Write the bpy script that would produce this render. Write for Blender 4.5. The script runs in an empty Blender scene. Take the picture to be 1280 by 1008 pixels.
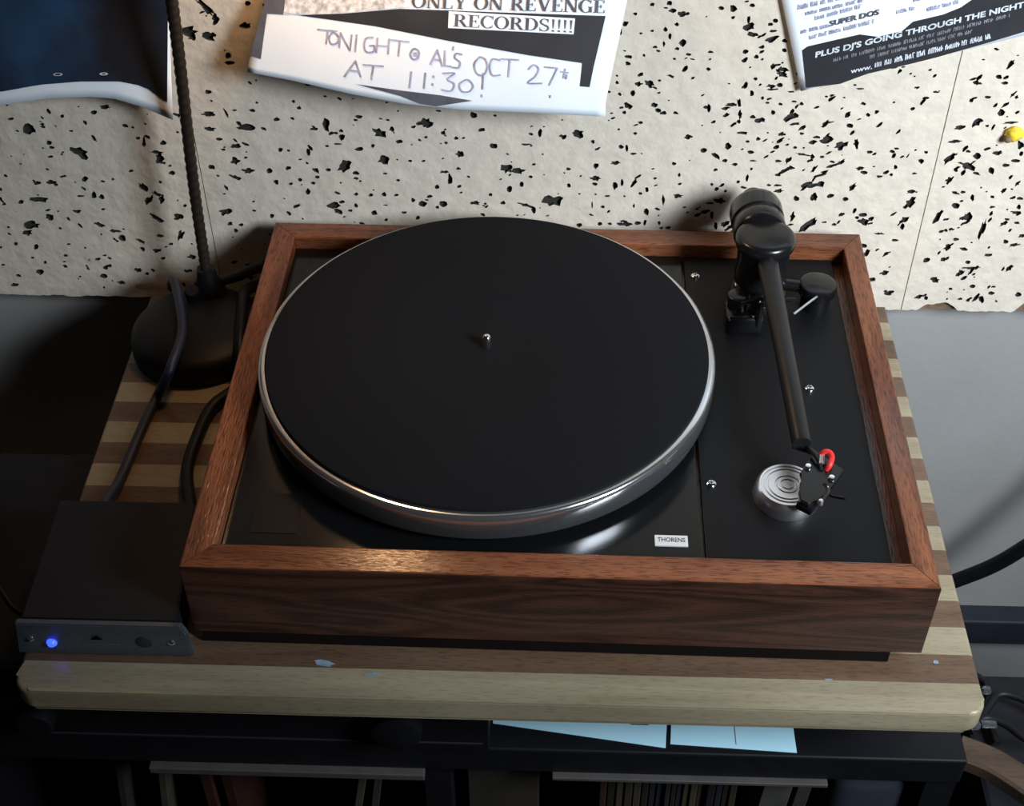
import bpy, bmesh, math, random
from mathutils import Vector, Matrix, noise
from mathutils.geometry import delaunay_2d_cdt

random.seed(7)
scene = bpy.context.scene
COL = scene.collection
PI = math.pi

# ------------------------------------------------------------------ camera
CAM = Vector((-0.00503, -0.68321, 0.69302))
YAW, PITCH, ROLL, FPX = -0.04061, 0.75482, -0.00866, 1750.0
_f = Vector((math.sin(YAW) * math.cos(PITCH), math.cos(YAW) * math.cos(PITCH), -math.sin(PITCH)))
_r = Vector((math.cos(YAW), -math.sin(YAW), 0))
_u = _r.cross(_f)
CR = _r * math.cos(ROLL) + _u * math.sin(ROLL)
CU = -_r * math.sin(ROLL) + _u * math.cos(ROLL)
cd = bpy.data.cameras.new('camera')
cam = bpy.data.objects.new('camera', cd)
COL.objects.link(cam)
cd.sensor_fit = 'HORIZONTAL'
cd.sensor_width = 36.0
cd.lens = FPX / 1280 * 36.0
cd.clip_start = 0.02
M = Matrix((CR, CU, -_f)).transposed().to_4x4()
M.translation = CAM
cam.matrix_world = M
scene.camera = cam

# ------------------------------------------------------------------ light and exposure
world = bpy.data.worlds.new('world')
scene.world = world
world.use_nodes = True
bg = world.node_tree.nodes['Background']
bg.inputs[0].default_value = (1.0, 0.88, 0.76, 1)
bg.inputs[1].default_value = 0.016
scene.view_settings.view_transform = 'Standard'
scene.view_settings.look = 'None'
scene.view_settings.gamma = 1
scene.view_settings.exposure = 0.0
scene.view_settings.use_curve_mapping = False

WIN = Vector((0.74, -0.60, 0.66))          # centre of the window in the right-hand wall
ld = bpy.data.lights.new('window_daylight', 'AREA')
ld.shape = 'RECTANGLE'
ld.size, ld.size_y = 0.32, 0.36
ld.energy = 5.3
ld.spread = math.radians(86)
ld.color = (0.81, 0.90, 1.0)
lo = bpy.data.objects.new('window_daylight', ld)
COL.objects.link(lo)
lo.location = WIN
lo.rotation_euler = (Vector((0.26, 0.12, 0.09)) - WIN).to_track_quat('-Z', 'Y').to_euler()

BULB = Vector((-0.146, 0.127, 0.402))      # bulb of the desk lamp (its light is made with the lamp)

# ------------------------------------------------------------------ helpers
def bp(px, py, axis, val):
    """point of the viewing ray through a photo pixel on the plane coordinate[axis] = val"""
    d = _f + CR * ((px - 640) / FPX) - CU * ((py - 504) / FPX)
    k = (val - CAM[axis]) / d[axis]
    return CAM + d * k

def obj(name, bm, mats, parent=None, smooth=False, loc=None):
    me = bpy.data.meshes.new(name)
    bmesh.ops.recalc_face_normals(bm, faces=bm.faces[:])
    bm.to_mesh(me)
    bm.free()
    if not isinstance(mats, (list, tuple)):
        mats = [mats]
    for m in mats:
        me.materials.append(m)
    if smooth:
        for p in me.polygons:
            p.use_smooth = True
        if smooth != 'all':
            me.set_sharp_from_angle(angle=math.radians(38))
    o = bpy.data.objects.new(name, me)
    COL.objects.link(o)
    if loc is not None:
        o.location = loc
    if parent is not None:
        o.parent = parent
    return o

def tag(o, label=None, cat=None, group=None, kind=None):
    if label: o['label'] = label
    if cat: o['category'] = cat
    if group: o['group'] = group
    if kind: o['kind'] = kind
    return o

def empty(name, loc=(0, 0, 0), rz=0.0):
    o = bpy.data.objects.new(name, None)
    o.empty_display_size = 0.02
    COL.objects.link(o)
    o.location = loc
    o.rotation_euler = (0, 0, rz)
    return o

def add_box(bm, x0, x1, y0, y1, z0, z1, bev=0.0, seg=2, mat=0):
    vs = [bm.verts.new((x, y, z)) for x in (x0, x1) for y in (y0, y1) for z in (z0, z1)]
    fs = []
    for q in ((0, 1, 3, 2), (4, 6, 7, 5), (0, 4, 5, 1), (2, 3, 7, 6), (0, 2, 6, 4), (1, 5, 7, 3)):
        f = bm.faces.new([vs[i] for i in q]); f.material_index = mat; fs.append(f)
    if bev:
        es = list({e for f in fs for e in f.edges})
        bmesh.ops.bevel(bm, geom=es, offset=bev, segments=seg, profile=0.5, affect='EDGES')
    return bm

def box(*a, **k):
    return add_box(bmesh.new(), *a, **k)

def add_lathe(bm, prof, seg=48, mtx=None, mat=0):
    """prof: list of (r, h); about local z; capped where r == 0"""
    rings = []
    for r, h in prof:
        if r <= 1e-7:
            rings.append([bm.verts.new((0, 0, h))])
        else:
            rings.append([bm.verts.new((r * math.cos(2 * PI * i / seg), r * math.sin(2 * PI * i / seg), h)) for i in range(seg)])
    nv = [v for r in rings for v in r]
    for a, b in zip(rings, rings[1:]):
        for i in range(seg):
            j = (i + 1) % seg
            if len(a) == 1 and len(b) == 1: continue
            if len(a) == 1: f = bm.faces.new((a[0], b[i], b[j]))
            elif len(b) == 1: f = bm.faces.new((a[i], a[j], b[0]))
            else: f = bm.faces.new((a[i], a[j], b[j], b[i]))
            f.material_index = mat
    if mtx is not None:
        for v in nv: v.co = mtx @ v.co
    return bm

def lathe(prof, seg=48, mtx=None):
    return add_lathe(bmesh.new(), prof, seg, mtx)

def axis_mtx(p, d):
    """matrix whose local z runs along d from p"""
    q = Vector(d).normalized().to_track_quat('Z', 'Y')
    m = q.to_matrix().to_4x4()
    m.translation = Vector(p)
    return m

def smooth_path(pts, n=8):
    pts = [Vector(p) for p in pts]
    out = []
    for i in range(len(pts) - 1):
        p0 = pts[max(i - 1, 0)]; p1 = pts[i]; p2 = pts[i + 1]; p3 = pts[min(i + 2, len(pts) - 1)]
        for k in range(n):
            t = k / n
            out.append(0.5 * ((2 * p1) + (p2 - p0) * t + (2 * p0 - 5 * p1 + 4 * p2 - p3) * t * t + (3 * p1 - p0 - 3 * p2 + p3) * t ** 3))
    out.append(pts[-1])
    return out

def add_tube(bm, path, rad, seg=10, mat=0):
    """path: points; rad: number or function of (index, total)"""
    n = len(path)
    rings = []
    prev = None
    for i, p in enumerate(path):
        t = (path[min(i + 1, n - 1)] - path[max(i - 1, 0)]).normalized()
        if prev is None:
            a = t.orthogonal().normalized()
        else:
            a = (prev - t * prev.dot(t)).normalized()
        prev = a
        b = t.cross(a)
        r = rad(i, n) if callable(rad) else rad
        rings.append([bm.verts.new(p + (a * math.cos(2 * PI * k / seg) + b * math.sin(2 * PI * k / seg)) * r) for k in range(seg)])
    for A, B in zip(rings, rings[1:]):
        for k in range(seg):
            j = (k + 1) % seg
            bm.faces.new((A[k], A[j], B[j], B[k])).material_index = mat
    bm.faces.new(list(reversed(rings[0]))).material_index = mat
    bm.faces.new(rings[-1]).material_index = mat
    return bm

def tube(pts, rad, seg=10, n=8):
    return add_tube(bmesh.new(), smooth_path(pts, n), rad, seg)

def add_prism(bm, poly, z0, z1, mat=0):
    lo_ = [bm.verts.new((x, y, z0)) for x, y in poly]
    hi = [bm.verts.new((x, y, z1)) for x, y in poly]
    n = len(poly)
    fs = [bm.faces.new(lo_[::-1]), bm.faces.new(hi)]
    for i in range(n):
        fs.append(bm.faces.new((lo_[i], lo_[(i + 1) % n], hi[(i + 1) % n], hi[i])))
    for f in fs: f.material_index = mat
    return bm

# ------------------------------------------------------------------ materials
def mat(name, col, rough=0.5, metal=0.0, spec=0.5, emit=None, estr=0.0, trans=0.0, coat=0.0,
        noise_amt=0.0, noise_scale=40.0, bump=0.0, bump_scale=200.0, bump_dist=0.001):
    m = bpy.data.materials.new(name)
    m.use_nodes = True
    nt = m.node_tree
    b = nt.nodes['Principled BSDF']
    b.inputs['Base Color'].default_value = (*col, 1)
    b.inputs['Roughness'].default_value = rough
    b.inputs['Metallic'].default_value = metal
    b.inputs['Specular IOR Level'].default_value = spec
    b.inputs['Coat Weight'].default_value = coat
    if trans: b.inputs['Transmission Weight'].default_value = trans
    if emit:
        b.inputs['Emission Color'].default_value = (*emit, 1)
        b.inputs['Emission Strength'].default_value = estr
    tc = nt.nodes.new('ShaderNodeTexCoord')
    if noise_amt:
        n = nt.nodes.new('ShaderNodeTexNoise')
        n.inputs['Scale'].default_value = noise_scale
        n.inputs['Detail'].default_value = 4
        nt.links.new(tc.outputs['Object'], n.inputs['Vector'])
        r = nt.nodes.new('ShaderNodeValToRGB')
        r.color_ramp.elements[0].position = 0.3
        r.color_ramp.elements[1].position = 0.7
        r.color_ramp.elements[0].color = (*[c * (1 - noise_amt) for c in col], 1)
        r.color_ramp.elements[1].color = (*[min(1, c * (1 + noise_amt)) for c in col], 1)
        nt.links.new(n.outputs['Fac'], r.inputs['Fac'])
        nt.links.new(r.outputs['Color'], b.inputs['Base Color'])
    if bump:
        n2 = nt.nodes.new('ShaderNodeTexNoise')
        n2.inputs['Scale'].default_value = bump_scale
        n2.inputs['Detail'].default_value = 3
        nt.links.new(tc.outputs['Object'], n2.inputs['Vector'])
        bn = nt.nodes.new('ShaderNodeBump')
        bn.inputs['Strength'].default_value = bump
        bn.inputs['Distance'].default_value = bump_dist
        nt.links.new(n2.outputs['Fac'], bn.inputs['Height'])
        nt.links.new(bn.outputs['Normal'], b.inputs['Normal'])
    return m

def wood(name, dark, mid, light, axis='X', scale=1.0, rough=0.3, pores=0.6, figure=0.0, coat=0.0, bump=0.25):
    m = bpy.data.materials.new(name)
    m.use_nodes = True
    nt = m.node_tree
    L = nt.links.new
    b = nt.nodes['Principled BSDF']
    b.inputs['Roughness'].default_value = rough
    b.inputs['Coat Weight'].default_value = coat
    b.inputs['Coat Roughness'].default_value = 0.18
    tc = nt.nodes.new('ShaderNodeTexCoord')
    def mapping(along, across):
        mp = nt.nodes.new('ShaderNodeMapping')
        s = [across * scale] * 3
        s['XYZ'.index(axis)] = along * scale
        mp.inputs['Scale'].default_value = s
        L(tc.outputs['Object'], mp.inputs['Vector'])
        return mp
    n1 = nt.nodes.new('ShaderNodeTexNoise')
    n1.inputs['Scale'].default_value = 1.0
    n1.inputs['Detail'].default_value = 5
    n1.inputs['Distortion'].default_value = 0.6
    L(mapping(7, 60).outputs[0], n1.inputs['Vector'])
    fac = n1.outputs['Fac']
    if figure:
        w = nt.nodes.new('ShaderNodeTexNoise')
        w.inputs['Scale'].default_value = 1.0
        w.inputs['Detail'].default_value = 1.0
        w.inputs['Distortion'].default_value = 0.8
        L(mapping(3.4, 24).outputs[0], w.inputs['Vector'])
        mu = nt.nodes.new('ShaderNodeMath'); mu.operation = 'MULTIPLY'; mu.inputs[1].default_value = 9.0
        L(w.outputs['Fac'], mu.inputs[0])
        fr = nt.nodes.new('ShaderNodeMath'); fr.operation = 'PINGPONG'; fr.inputs[1].default_value = 0.5
        L(mu.outputs[0], fr.inputs[0])
        m2 = nt.nodes.new('ShaderNodeMath'); m2.operation = 'MULTIPLY'; m2.inputs[1].default_value = 2.0
        L(fr.outputs[0], m2.inputs[0])
        mx = nt.nodes.new('ShaderNodeMix')
        mx.inputs[0].default_value = figure
        L(fac, mx.inputs[2]); L(m2.outputs[0], mx.inputs[3])
        fac = mx.outputs[0]
    r = nt.nodes.new('ShaderNodeValToRGB')
    e = r.color_ramp.elements
    e[0].position, e[0].color = 0.28, (*dark, 1)
    e[1].position, e[1].color = 0.72, (*light, 1)
    k = e.new(0.5); k.color = (*mid, 1)
    L(fac, r.inputs['Fac'])
    n2 = nt.nodes.new('ShaderNodeTexNoise')
    n2.inputs['Scale'].default_value = 1.0
    n2.inputs['Detail'].default_value = 2
    L(mapping(110, 900).outputs[0], n2.inputs['Vector'])
    r2 = nt.nodes.new('ShaderNodeValToRGB')
    r2.color_ramp.elements[0].position, r2.color_ramp.elements[0].color = 0.36, (1 - pores,) * 3 + (1,)
    r2.color_ramp.elements[1].position, r2.color_ramp.elements[1].color = 0.48, (1, 1, 1, 1)
    L(n2.outputs['Fac'], r2.inputs['Fac'])
    ml = nt.nodes.new('ShaderNodeMixRGB'); ml.blend_type = 'MULTIPLY'; ml.inputs[0].default_value = 1
    L(r.outputs['Color'], ml.inputs[1]); L(r2.outputs['Color'], ml.inputs[2])
    L(ml.outputs[0], b.inputs['Base Color'])
    if bump:
        bn = nt.nodes.new('ShaderNodeBump')
        bn.inputs['Strength'].default_value = bump
        bn.inputs['Distance'].default_value = 0.0006
        L(n2.outputs['Fac'], bn.inputs['Height'])
        L(bn.outputs['Normal'], b.inputs['Normal'])
    return m

def wood_pair(axis):
    return wood('stained_oak_' + axis, (0.085, 0.026, 0.011), (0.185, 0.060, 0.025), (0.29, 0.105, 0.045), axis,
                rough=0.19, pores=0.48, figure=0.0, coat=0.0, bump=0.5)
OAK_X = wood_pair('X'); OAK_Y = wood_pair('Y')
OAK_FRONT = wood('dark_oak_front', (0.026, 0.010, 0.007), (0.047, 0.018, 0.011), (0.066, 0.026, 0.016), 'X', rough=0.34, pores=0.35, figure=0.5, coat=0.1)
MAPLE = wood('maple_strip', (0.23, 0.185, 0.115), (0.29, 0.24, 0.155), (0.34, 0.285, 0.19), 'X', rough=0.33, pores=0.18, bump=0.05)
WALNUT = wood('walnut_strip', (0.085, 0.050, 0.030), (0.125, 0.074, 0.045), (0.16, 0.098, 0.062), 'X', rough=0.36, pores=0.3, bump=0.05)
TAN = wood('tan_stick', (0.055, 0.033, 0.02), (0.08, 0.050, 0.032), (0.10, 0.066, 0.043), 'X', rough=0.5, pores=0.3)
DECK = mat('deck_black', (0.006, 0.006, 0.0065), 0.15, spec=0.35, bump=0.05, bump_scale=60, bump_dist=0.0004)
ARMB = mat('armboard_black', (0.0050, 0.0050, 0.0058), 0.5, spec=0.2, bump=0.08, bump_scale=900, bump_dist=0.0002)
MATF = mat('platter_mat_rubber', (0.0055, 0.006, 0.008), 0.85, spec=0.15, bump=0.2, bump_scale=700, bump_dist=0.0004)
ALU = mat('brushed_aluminium', (0.64, 0.64, 0.65), 0.15, metal=0.93, bump=0.03, bump_scale=300, bump_dist=0.0002)
ALU_SOFT = mat('satin_aluminium', (0.94, 0.94, 0.96), 0.32, metal=1.0)
CHROME = mat('chrome', (0.85, 0.85, 0.86), 0.12, metal=1.0)
ARM_BLACK = mat('tonearm_black_lacquer', (0.006, 0.006, 0.0065), 0.25, spec=0.45)
ARM_TUBE = mat('tonearm_tube_satin', (0.009, 0.009, 0.009), 0.42, spec=0.35)
RUBBER = mat('black_rubber', (0.007, 0.007, 0.008), 0.6, noise_amt=0.2)
BLACKM = mat('black_painted_metal', (0.007, 0.007, 0.010), 0.55, spec=0.25, noise_amt=0.15, noise_scale=80)
BLACKP = mat('black_plastic', (0.006, 0.006, 0.008), 0.5, spec=0.25, noise_amt=0.15, noise_scale=60)
NECK = mat('gooseneck_black', (0.020, 0.013, 0.009), 0.45, spec=0.4, noise_amt=0.2, noise_scale=120)
BLUECABLE = mat('dark_blue_cable', (0.012, 0.016, 0.035), 0.5, noise_amt=0.2)
PANEL = mat('grey_aluminium_panel', (0.12, 0.14, 0.17), 0.42, metal=0.7, noise_amt=0.08, noise_scale=300)
WHITE_PLATE = mat('badge_silver', (0.78, 0.78, 0.80), 0.4, metal=0.3)
INK = mat('printing_ink_black', (0.018, 0.018, 0.022), 0.6, noise_amt=0.25, noise_scale=30)
INK_GREY = mat('printing_ink_grey', (0.085, 0.09, 0.115), 0.7, noise_amt=0.35, noise_scale=60)
PEN = mat('marker_pen_purple_grey', (0.36, 0.36, 0.50), 0.7, noise_amt=0.35, noise_scale=150)
PAPER = mat('white_paper', (0.84, 0.92, 0.99), 0.6, noise_amt=0.03, noise_scale=20)
BLUEPAPER = mat('pale_blue_paper', (0.52, 0.84, 0.97), 0.6, noise_amt=0.03, noise_scale=20)
PRINTW = mat('print_white', (0.60, 0.64, 0.68), 0.6, noise_amt=0.15, noise_scale=90)
PRINTP = mat('print_pale_patch', (0.62, 0.64, 0.67), 0.6, noise_amt=0.45, noise_scale=260)
RED = mat('red_lead', (0.75, 0.03, 0.03), 0.4, noise_amt=0.1)
YELLOW = mat('yellow_foam', (0.75, 0.55, 0.03), 0.7, noise_amt=0.3, noise_scale=150)
BROWN = mat('brown_fibre', (0.19, 0.115, 0.06), 0.9, noise_amt=0.4, noise_scale=120, bump=0.5, bump_scale=300)
PIT = mat('dark_fleck', (0.026, 0.026, 0.020), 0.9, noise_amt=0.4, noise_scale=150)
TILE = mat('white_fibre_tile', (0.69, 0.615, 0.505), 0.9, spec=0.2, noise_amt=0.06, noise_scale=90, bump=0.55, bump_scale=95, bump_dist=0.0022)
PLASTER = mat('white_wall_paint', (0.33, 0.32, 0.305), 0.8, spec=0.3, noise_amt=0.05, noise_scale=12, bump=0.25, bump_scale=220, bump_dist=0.0008)
FLOORM = wood('floor_wood', (0.05, 0.03, 0.02), (0.08, 0.05, 0.03), (0.11, 0.07, 0.045), 'X', scale=0.3, rough=0.5)
BLUESMEAR = mat('blue_paint_smear', (0.22, 0.30, 0.38), 0.5, noise_amt=0.3, noise_scale=200)
CLEAR = mat('clear_plastic', (0.20, 0.22, 0.25), 0.15, trans=0.8, spec=0.6)
SHADEIN = mat('lamp_shade_inner_white', (0.8, 0.8, 0.78), 0.5)
NAVY = mat('navy_rail_paint', (0.020, 0.023, 0.034), 0.5, noise_amt=0.2)
GREYEDGE = mat('grey_shelf_edge', (0.060, 0.054, 0.048), 0.6, noise_amt=0.2, noise_scale=40)

def poster_navy():
    m = bpy.data.materials.new('poster_navy_print')
    m.use_nodes = True
    nt = m.node_tree; L = nt.links.new
    b = nt.nodes['Principled BSDF']
    b.inputs['Roughness'].default_value = 0.45
    tc = nt.nodes.new('ShaderNodeTexCoord')
    n = nt.nodes.new('ShaderNodeTexNoise'); n.inputs['Scale'].default_value = 14; n.inputs['Detail'].default_value = 3
    L(tc.outputs['Object'], n.inputs['Vector'])
    r = nt.nodes.new('ShaderNodeValToRGB')
    e = r.color_ramp.elements
    e[0].position, e[0].color = 0.38, (0.012, 0.012, 0.016, 1)
    e[1].position, e[1].color = 0.68, (0.020, 0.058, 0.125, 1)
    k = e.new(0.5); k.color = (0.016, 0.024, 0.045, 1)
    L(n.outputs['Fac'], r.inputs['Fac'])
    L(r.outputs['Color'], b.inputs['Base Color'])
    return m
NAVYPRINT = poster_navy()

# ------------------------------------------------------------------ the setting
WALL_Y, TILE_Y = 0.207, 0.185
FLOOR_Z = -0.82
o = obj('wall_back', box(-1.6, 0.9, WALL_Y, WALL_Y + 0.1, FLOOR_Z, 1.7), PLASTER); tag(o, 'plain white painted wall behind the turntable', 'wall', kind='structure')
o = obj('floor', box(-1.6, 0.98, -2.0, WALL_Y + 0.1, FLOOR_Z - 0.05, FLOOR_Z), FLOORM); tag(o, 'dark wooden floor below the cabinet', 'floor', kind='structure')
# wall with the window that the daylight comes through
bm = bmesh.new()
wy0, wy1, wz0, wz1 = WIN.y - 0.18, WIN.y + 0.18, WIN.z - 0.24, WIN.z + 0.24
add_box(bm, 0.90, 0.98, -2.0, wy0, FLOOR_Z, 1.7)
add_box(bm, 0.90, 0.98, wy1, WALL_Y + 0.1, FLOOR_Z, 1.7)
add_box(bm, 0.90, 0.98, wy0, wy1, FLOOR_Z, wz0)
add_box(bm, 0.90, 0.98, wy0, wy1, wz1, 1.7)
o = obj('wall_right', bm, PLASTER); tag(o, 'white side wall with the window', 'wall', kind='structure')
bm = bmesh.new()
for a in ((wy0, wy0 + .04, wz0, wz1), (wy1 - .04, wy1, wz0, wz1), (wy0 + .04, wy1 - .04, wz0, wz0 + .04), (wy0 + .04, wy1 - .04, wz1 - .04, wz1)):
    add_box(bm, 0.92, 0.96, *a)
o = obj('window_1', bm, WHITE_PLATE); tag(o, 'white window frame in the side wall', 'window', kind='structure')
# dark rail low on the wall at the right
zr = bp(1260, 757, 1, WALL_Y).z
o = obj('trim_1', box(0.15, 0.9, WALL_Y - 0.022, WALL_Y, zr - 0.035, zr, bev=0.002), NAVY); tag(o, 'dark navy rail running along the lower wall', 'rail', kind='structure')

# --- fibre tiles with dark flecks, real pits in the face
FLECKS = {
 (0, 120, 4.0): "150,165,60,50;400,280,100,55,-30;310,100,20,18;470,85,35,25;525,55,50,22;185,435,40,22;255,432,45,22;190,518,110,28;105,530,30,20;250,605,45,30;160,645,70,35;135,685,50,30;180,755,25,35;80,740,20,16;200,880,35,28;75,945,40,22;425,415,35,25;255,303,30,15;245,235,30,25;470,495,32,32;508,505,35,30;400,500,40,12;385,578,45,16;497,642,50,22,-20;575,675,55,16;615,712,40,35,-30;703,725,60,20,-25;715,455,55,28,-40;745,520,60,26,40;785,490,50,20,-25;810,520,28,50;800,310,40,55;780,280,60,16;815,235,35,25;785,610,70,22,-30;890,605,45,28;900,700,30,60,-35;855,740,25,14;785,775,45,20;815,812,30,15;800,700,40,20;860,385,35,25;850,350,22,12;530,860,30,25;522,900,35,25;490,815,35,14;610,932,45,18;690,870,45,18;735,888,25,16;715,985,60,18;960,805,50,20;1045,90,60,22;950,35,40,45;1230,160,80,36;1195,140,40,20,-40;1130,85,14,45,30;1050,165,60,22;1180,250,50,24;1175,325,50,36;1240,375,60,32;1180,408,60,20,-20;1060,355,35,28;1035,395,60,16,-50;1055,480,35,40;1065,540,40,35,-40;1070,600,40,30;1125,580,60,36;1150,638,30,20;1205,645,22,18;1100,710,24,55,20;1120,850,18,70,15;955,190,35,35;925,550,22,16;720,230,22,50;655,375,26,16;690,210,22,14",
 (320, 120, 4.0): "350,145,40,75;215,60,25,20;105,118,40,20;290,165,40,16;40,165,30,16,-20;430,205,35,36;425,175,25,18;620,185,75,42,-20;680,165,25,30;515,105,40,22;850,135,60,55;715,228,35,22;515,265,40,22;585,250,20,16;410,240,40,12;355,250,25,14;120,268,28,24;262,280,20,40;640,320,55,52;440,350,70,50,30;65,375,35,30;100,430,30,25,-40;160,360,30,24;300,372,45,22,-35;360,370,30,18;500,385,35,22;500,412,26,14;305,405,25,20;645,388,22,14;710,422,22,14;260,478,24,42;220,418,22,18;285,437,20,16;175,440,22,14;575,495,25,20;640,492,30,24;500,548,18,26;390,550,60,34;415,580,50,22,-20;430,530,30,18;205,550,45,16,15;835,540,38,28;935,540,40,30;785,520,22,22;905,455,22,20;908,557,20,14;970,420,24,55;940,380,50,14;1020,290,45,34,-25;935,185,30,26;1000,212,25,18;1130,170,40,20;1190,250,40,30;1255,362,60,50;1270,465,30,34;1095,535,55,22;1235,535,30,22;740,583,32,14;590,585,40,26;650,620,20,16;810,610,25,20;80,600,25,20;1085,95,40,35,-40;950,235,22,16;770,325,22,12",
 (640, 120, 4.0): "575,45,32,28;712,45,35,26;755,85,35,20;330,188,65,44;140,185,22,40;245,200,22,14;405,228,22,22;70,243,60,12;545,255,35,22;575,262,16,40;30,375,75,34;420,350,28,30;420,410,45,26;415,440,30,18;285,447,22,20;50,442,25,26;515,450,26,40;550,435,16,40;610,435,45,20,50;205,525,95,52;80,550,90,16,-15;108,570,22,40;675,468,22,26;640,488,20,12;715,412,22,14;835,395,14,20;838,440,20,14;810,338,22,16;960,272,35,22;1020,300,55,18,-40;1080,250,40,36;880,205,45,22;1100,45,60,22;1135,35,22,46;985,65,20,36;1140,95,18,50;1240,120,55,26;1205,105,30,20;1135,130,22,20;1195,282,40,20;1065,325,30,20;1115,343,30,16;1205,325,40,10;1230,215,25,22;1180,228,22,14;1175,410,18,36;1130,430,22,14;1022,465,26,20;1000,442,16,14;830,500,45,22;1040,525,55,30;990,537,40,12;930,595,40,20,15;965,580,60,16,8;1000,595,18,36;1020,645,22,45;1070,640,60,20,30;780,660,30,18;670,580,30,36;755,520,18,50;630,635,35,22;575,640,50,26;540,640,35,18;665,632,18,34;490,640,20,14;440,640,25,18;335,645,30,24;455,555,20,16;400,545,8,36;925,565,16,16;735,635,14,18;610,550,12,24",
 (960, 120, 3.6): "100,95,75,34,20;150,35,20,18;25,75,20,26;265,200,55,38;330,222,60,34,20;398,215,28,46;460,252,35,16;370,133,30,22;65,175,45,12;155,263,60,12,-10;200,275,22,26;245,275,24,12;90,290,40,18,50;75,335,70,18,25;45,355,26,14;45,293,34,12;300,310,90,12,20;170,405,60,26,30;215,400,80,22,10;240,395,36,30;230,358,60,12,15;205,455,32,40;125,460,32,26;280,450,38,20,15;348,463,28,20;410,327,40,16;380,412,45,22,45;45,403,35,12;530,345,38,20,20;555,355,20,14;575,320,16,24;565,270,30,18,50;580,237,24,12;690,295,30,20;765,165,38,34;770,245,40,18;730,237,34,10;820,280,75,24,38;840,205,60,16;815,205,30,18;940,120,50,30,45;845,85,40,20,25;810,132,35,18;1050,75,35,32;905,320,55,30,-20;875,305,40,12,-20;940,350,36,14,-20;940,270,35,36;985,238,35,14,15;1005,335,30,36;845,335,22,20;815,375,16,26;770,340,38,10,10;640,480,70,36,45;685,480,38,22,10;768,540,75,24,55;430,565,55,34;465,552,30,20;400,548,24,12;390,515,20,30,-20;330,533,32,14,20;185,580,100,26,35;110,545,22,42,-20;610,560,55,24,30;690,545,30,12,15;640,605,80,16,10;900,545,40,50;885,572,55,12,25;965,600,85,20,70;845,495,35,24;845,437,40,12,-15;775,425,40,10,25;920,460,22,30;1010,500,30,12;1010,455,20,16;1130,500,22,26;1070,655,25,20;845,645,30,14;810,680,50,22,35;800,605,24,14;865,797,45,22,50;915,775,90,12;900,748,26,20;990,715,45,12;790,738,24,14;640,820,50,38;580,852,65,26;750,828,40,26;625,765,20,30;525,795,45,20,20;530,712,40,14,25;635,680,40,26;570,650,36,12;500,620,40,12;960,915,28,34;1005,888,38,16;920,857,25,16;710,910,20,18;530,880,18,18;1135,220,28,40;1140,260,20,22;915,20,24,18;990,5,30,14;710,10,38,16;430,35,28,16;490,72,28,16,25;280,15,35,18,40;450,85,26,20;1090,120,70,12,5;1055,75,30,24;605,590,22,30",
 (740, 0, 4.92): "478,20,40,26;495,65,50,28;555,88,55,36;520,150,25,26;450,182,28,34;480,225,22,45;443,270,16,40;560,265,50,45;525,300,35,22;595,335,35,20;507,362,24,16;870,55,50,48;795,50,40,22;985,32,35,24;965,165,65,55;965,120,22,50;1130,128,40,26;1095,150,35,22;1110,192,55,16;1105,240,85,34,25;1045,290,45,24,20;1185,250,35,22;1185,308,35,26;945,318,40,26;940,370,50,28,40;1010,350,28,26;1110,410,34,40;1140,435,36,18,-40;730,320,40,18;265,85,25,20;205,145,50,30,30;175,190,22,50;225,350,50,24;220,390,35,26;320,340,18,18;300,460,40,22,20;350,515,65,40,-25;385,540,40,14,-25;485,468,55,16,-15;415,495,20,14;250,570,28,40;155,508,22,20;385,645,35,26;220,650,38,26;435,695,40,20,20;180,662,30,16;200,692,26,20;718,660,22,45;1005,485,28,20;1155,522,35,28;1110,550,80,12,5;985,575,30,40;1050,602,25,22;1080,632,26,16;1225,565,40,14;1245,625,34,16",
 (0, 0, 2.652): "680,25,90,20,-45;715,65,26,36;605,55,60,24,-50;620,105,70,36;690,120,50,22,-30;640,125,30,20;815,85,35,22;755,185,20,20;760,208,35,12;620,225,30,26;638,275,24,45;690,305,26,16;630,345,22,32;690,378,40,14;820,10,20,18",
}
pits = []
for (ox, oy, sc), s in FLECKS.items():
    for it in s.split(';'):
        v = [float(t) for t in it.split(',')]
        a = v[4] if len(v) > 4 else 0.0
        pits.append((ox + v[0] / sc, oy + v[1] / sc, v[2] / sc, v[3] / sc, a))
rs = random.Random(3)
for _ in range(950):                        # fine pinholes between the larger flecks, and on the tile above and beside
    x, y = rs.uniform(-120, 1400), rs.uniform(-260, 384)
    a = 12 if x > 850 else (-14 if x < 420 else 0)
    w = rs.choice((2.0, 2.4, 2.8, 3.4, 4.2, 5.0))
    pits.append((x, y, w * rs.uniform(1, 1.6), w * rs.uniform(.6, .9), a + rs.uniform(-25, 25)))
for _ in range(230):                        # middling flecks
    x, y = rs.uniform(0, 1280), rs.uniform(0, 372)
    a = 18 if x > 850 else (-20 if x < 420 else 0)
    w = rs.uniform(4.5, 9.5) * (1.1 if x > 900 else 0.9)
    pits.append((x, y, w * rs.uniform(.9, 1.5), w * rs.uniform(.4, .75), a + rs.uniform(-35, 35)))
for _ in range(150):
    w = rs.uniform(4.5, 9.0)
    pits.append((rs.uniform(900, 1280), rs.uniform(80, 372), w * rs.uniform(1.1, 1.8), w * rs.uniform(.4, .7), 18 + rs.uniform(-25, 35)))
for _ in range(170):
    x, y = rs.choice((rs.uniform(-160, -10), rs.uniform(1290, 1420), rs.uniform(0, 1280))), rs.uniform(-260, -6)
    pits.append((x, y, rs.uniform(6, 16), rs.uniform(4, 8), rs.uniform(-40, 40)))

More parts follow.
